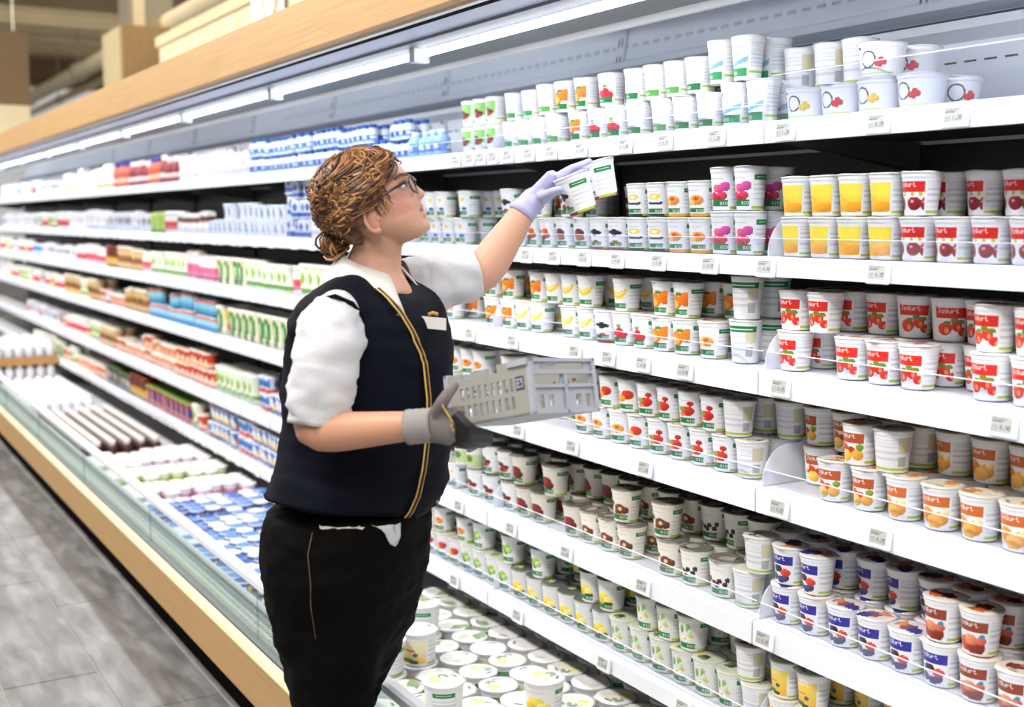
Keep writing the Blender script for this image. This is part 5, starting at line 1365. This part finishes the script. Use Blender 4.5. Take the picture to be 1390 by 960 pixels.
tub_block('tublime', -6.0, -6.32, 1.27, 1.95, 2)
tub_block('tubpink', -6.36, -6.85, 1.27, 1.95, 2, word='tub beside dark bottles')
tub_block('chocbottle', -7.0, -8.5, 1.27, 1.80, 1, gap=.016)
tub_block('milkbottle', -8.7, -10.0, 1.27, 1.80, 1)
# card trays of milk bottles at the far end
M_card = mat('brown_cardboard', '#B98A56', .8, var=.12, scale=20)
for k, (xx, yy, zz, wd) in enumerate([(-11.2, 1.53, .0792, 'lower cardboard tray of white milk bottles at the far end of the tub'), (-11.2, 1.53, .275, 'upper cardboard tray of white milk bottles stacked at the far end'), (-12.6, 1.53, .0792, 'farthest cardboard tray holding white milk bottles')]):
    t = empty('cardboard_tray', (xx, yy, zz)); tag(t, wd, 'tray')
    add('tray_base', MB().box(-.42, .42, -.30, .30, 0, .004).mesh('tray_base'), t, mats=M_card)
    for a in ((-.42, .42, -.304, -.30), (-.42, .42, .30, .304), (-.424, -.42, -.304, .304), (.42, .424, -.304, .304)):
        add('tray_side', MB().box(*a, 0, .075).mesh('tray_side'), t, mats=M_card)
    for i in range(10):
        for j in range(7):
            o = add('milk_bottle', good('milkbottle')[1], None, (xx - .375 + i * .083, yy - .252 + j * .084, zz + .0045))
            tag(o, f'white milk bottle in {wd.split(" cardboard")[0]} cardboard tray, {ordw(i + 1)} across, {ordw(j + 1)} deep', 'bottle', f'milk bottles in the {wd.split()[0]} far tray')

# ------------------------------------------------------------------ cups in the hand
def held(kind, top, bot, name_label):
    z = (top - bot).normalized(); x = (-FWD - z * (-FWD).dot(z)).normalized(); y = z.cross(x)
    body, lid, H, D, w = product(kind)
    o = add(NAMES[kind], body); M4 = Matrix((x, y, z)).transposed().to_4x4(); M4.translation = (top + bot) / 2 - z * H / 2; o.matrix_world = M4
    add('lid', lid, o, (0, 0, H + .0005)); tag(o, name_label, 'yoghurt', 'cups held in the lilac glove')
held('blueb', WH(776, 243, 2.625), WH(791, 284, 2.625), 'tilted yoghurt cup held in the lilac glove, the nearer one')
held('blueb', WH(810, 223, 2.72), WH(820, 265, 2.72), 'yoghurt cup held at the lilac fingertips, the farther one')

# ------------------------------------------------------------------ the grey crate
M_crate = mat('grey_crate_plastic', (.40, .42, .47), .5, var=.06, scale=30, bump=.05)
M_crate2 = mat('beige_grey_crate_plastic', (.33, .32, .29), .55, var=.08, scale=30, bump=.05)
C0 = WH(721, 563, 2.02)                                     # lower corner nearest the camera
e1 = WH(632, 578, 2.135) - C0                                # along the long slotted side, towards the hand
up0 = (WH(708, 494, 2.047) - C0); L1 = e1.length; e1.normalize()
up = (up0 - e1 * up0.dot(e1)).normalized(); e2 = e1.cross(up).normalized()
if e2.dot(RGT) < 0: e2 = -e2
HC = .098; L1 = .205; L2 = .168
CR = empty('plastic_crate', C0); tag(CR, 'small grey plastic folding crate with slotted sides held in the grey glove', 'crate')
CRM = Matrix((e1, e2, up)).transposed().to_4x4(); CRM.translation = C0; CR.matrix_world = CRM
def cpart(nm, mb, m): return add(nm, mb.mesh(nm), CR, mats=m)
# local axes: x along the long side, y along the end, z up
side = MB(); T_ = .005
def panel_slots(mb, along, n0, n1, z0, z1, cells, fixed, bar):
    """plate with rectangular openings built from bars; along = 'x' or 'y'"""
    def b(a0, a1, c0, c1, t0=0, t1=T_):
        if along == 'x': mb.box(a0, a1, fixed + t0, fixed + t1, c0, c1)
        else: mb.box(fixed + t0, fixed + t1, a0, a1, c0, c1)
    zs = sorted({z for c in cells for z in (c[2], c[3])}); 
    cuts = sorted(set([z0, z1] + zs))
    for a, c in zip(cuts, cuts[1:]):
        mid = (a + c) / 2; holes = sorted((h[0], h[1]) for h in cells if h[2] < mid < h[3]); p = n0
        for h0, h1 in holes:
            if h0 > p: b(p, h0, a, c)
            p = h1
        if p < n1: b(p, n1, a, c)
holes = []
for i in range(9): x = .034 + i * .0165; holes.append((x, x + .0095, .045, .068))
for i in range(9): x = .034 + i * .0165; holes.append((x, x + .0095, .014, .036))
panel_slots(side, 'x', 0, L1, 0, HC * .86, holes, 0, 0)
side.box(0, L1 * .36, 0, T_, HC * .86, HC).box(L1 * .48, L1 * .70, 0, T_, HC * .86, HC * .97).box(L1 * .82, L1, 0, T_, HC * .86, HC * .97)
cpart('slotted_side', side, M_crate2)
far = MB(); panel_slots(far, 'x', 0, L1, 0, HC, holes, L2 - T_, 0); cpart('slotted_side', far, M_crate2)
for fx, nm in ((-T_, 'end_panel'), (L1 - T_ + .005, 'end_panel')):
    e = MB()
    panel_slots(e, 'y', -.001, L2 + .001, 0, HC, [(.030, .145, .078, .090), (.014, .082, .053, .070), (.092, .160, .053, .070), (.018, .032, .010, .034), (.044, .058, .014, .034), (.116, .130, .014, .034), (.142, .156, .010, .034)], fx, 0)
    x0, x1 = (fx - .006, fx) if fx < 0 else (fx + T_, fx + T_ + .006)
    e.box(x0, x1, -.002, L2 + .002, HC - .006, HC).box(x0, x1, -.002, L2 + .002, 0, .006).box(x0, x1, -.002, .007, 0, HC).box(x0, x1, L2 - .007, L2 + .002, 0, HC).box(x0, x1, .084, .090, .0, .072).box(x0, x1, .007, L2 - .007, .070, .074).box(x0, x1, .007, L2 - .007, .046, .050)
    cpart(nm, e, M_crate)
fl_ = MB(); panel_slots(fl_, 'x', 0, L1, 0, .004, [], 0, 0)
fl_.box(0, L1, T_, L2 - T_, 0, .004); cpart('crate_floor', fl_, M_crate)
cpart('top_rim', MB().box(-.006, L1 * .22, -.004, 0, HC - .010, HC + .001).box(-.008, L1, L2, L2 + .004, HC - .008, HC + .001), M_crate)
def mark(U, V):
    img = np.tile(np.array([.05, .06, .10]), (len(U), 1)); stamp(img, U, V, 'E5', .12, .88, .15, .85, (.5, .52, .55)); return img
mk = painted_panel('printed_mark', .020, .024, 24, 18, mark, .0006)
o = add('printed_mark', mk, CR, (.0185, -.0008, .046), (0, 0, 0)); o.scale = (-1, 1, 1)
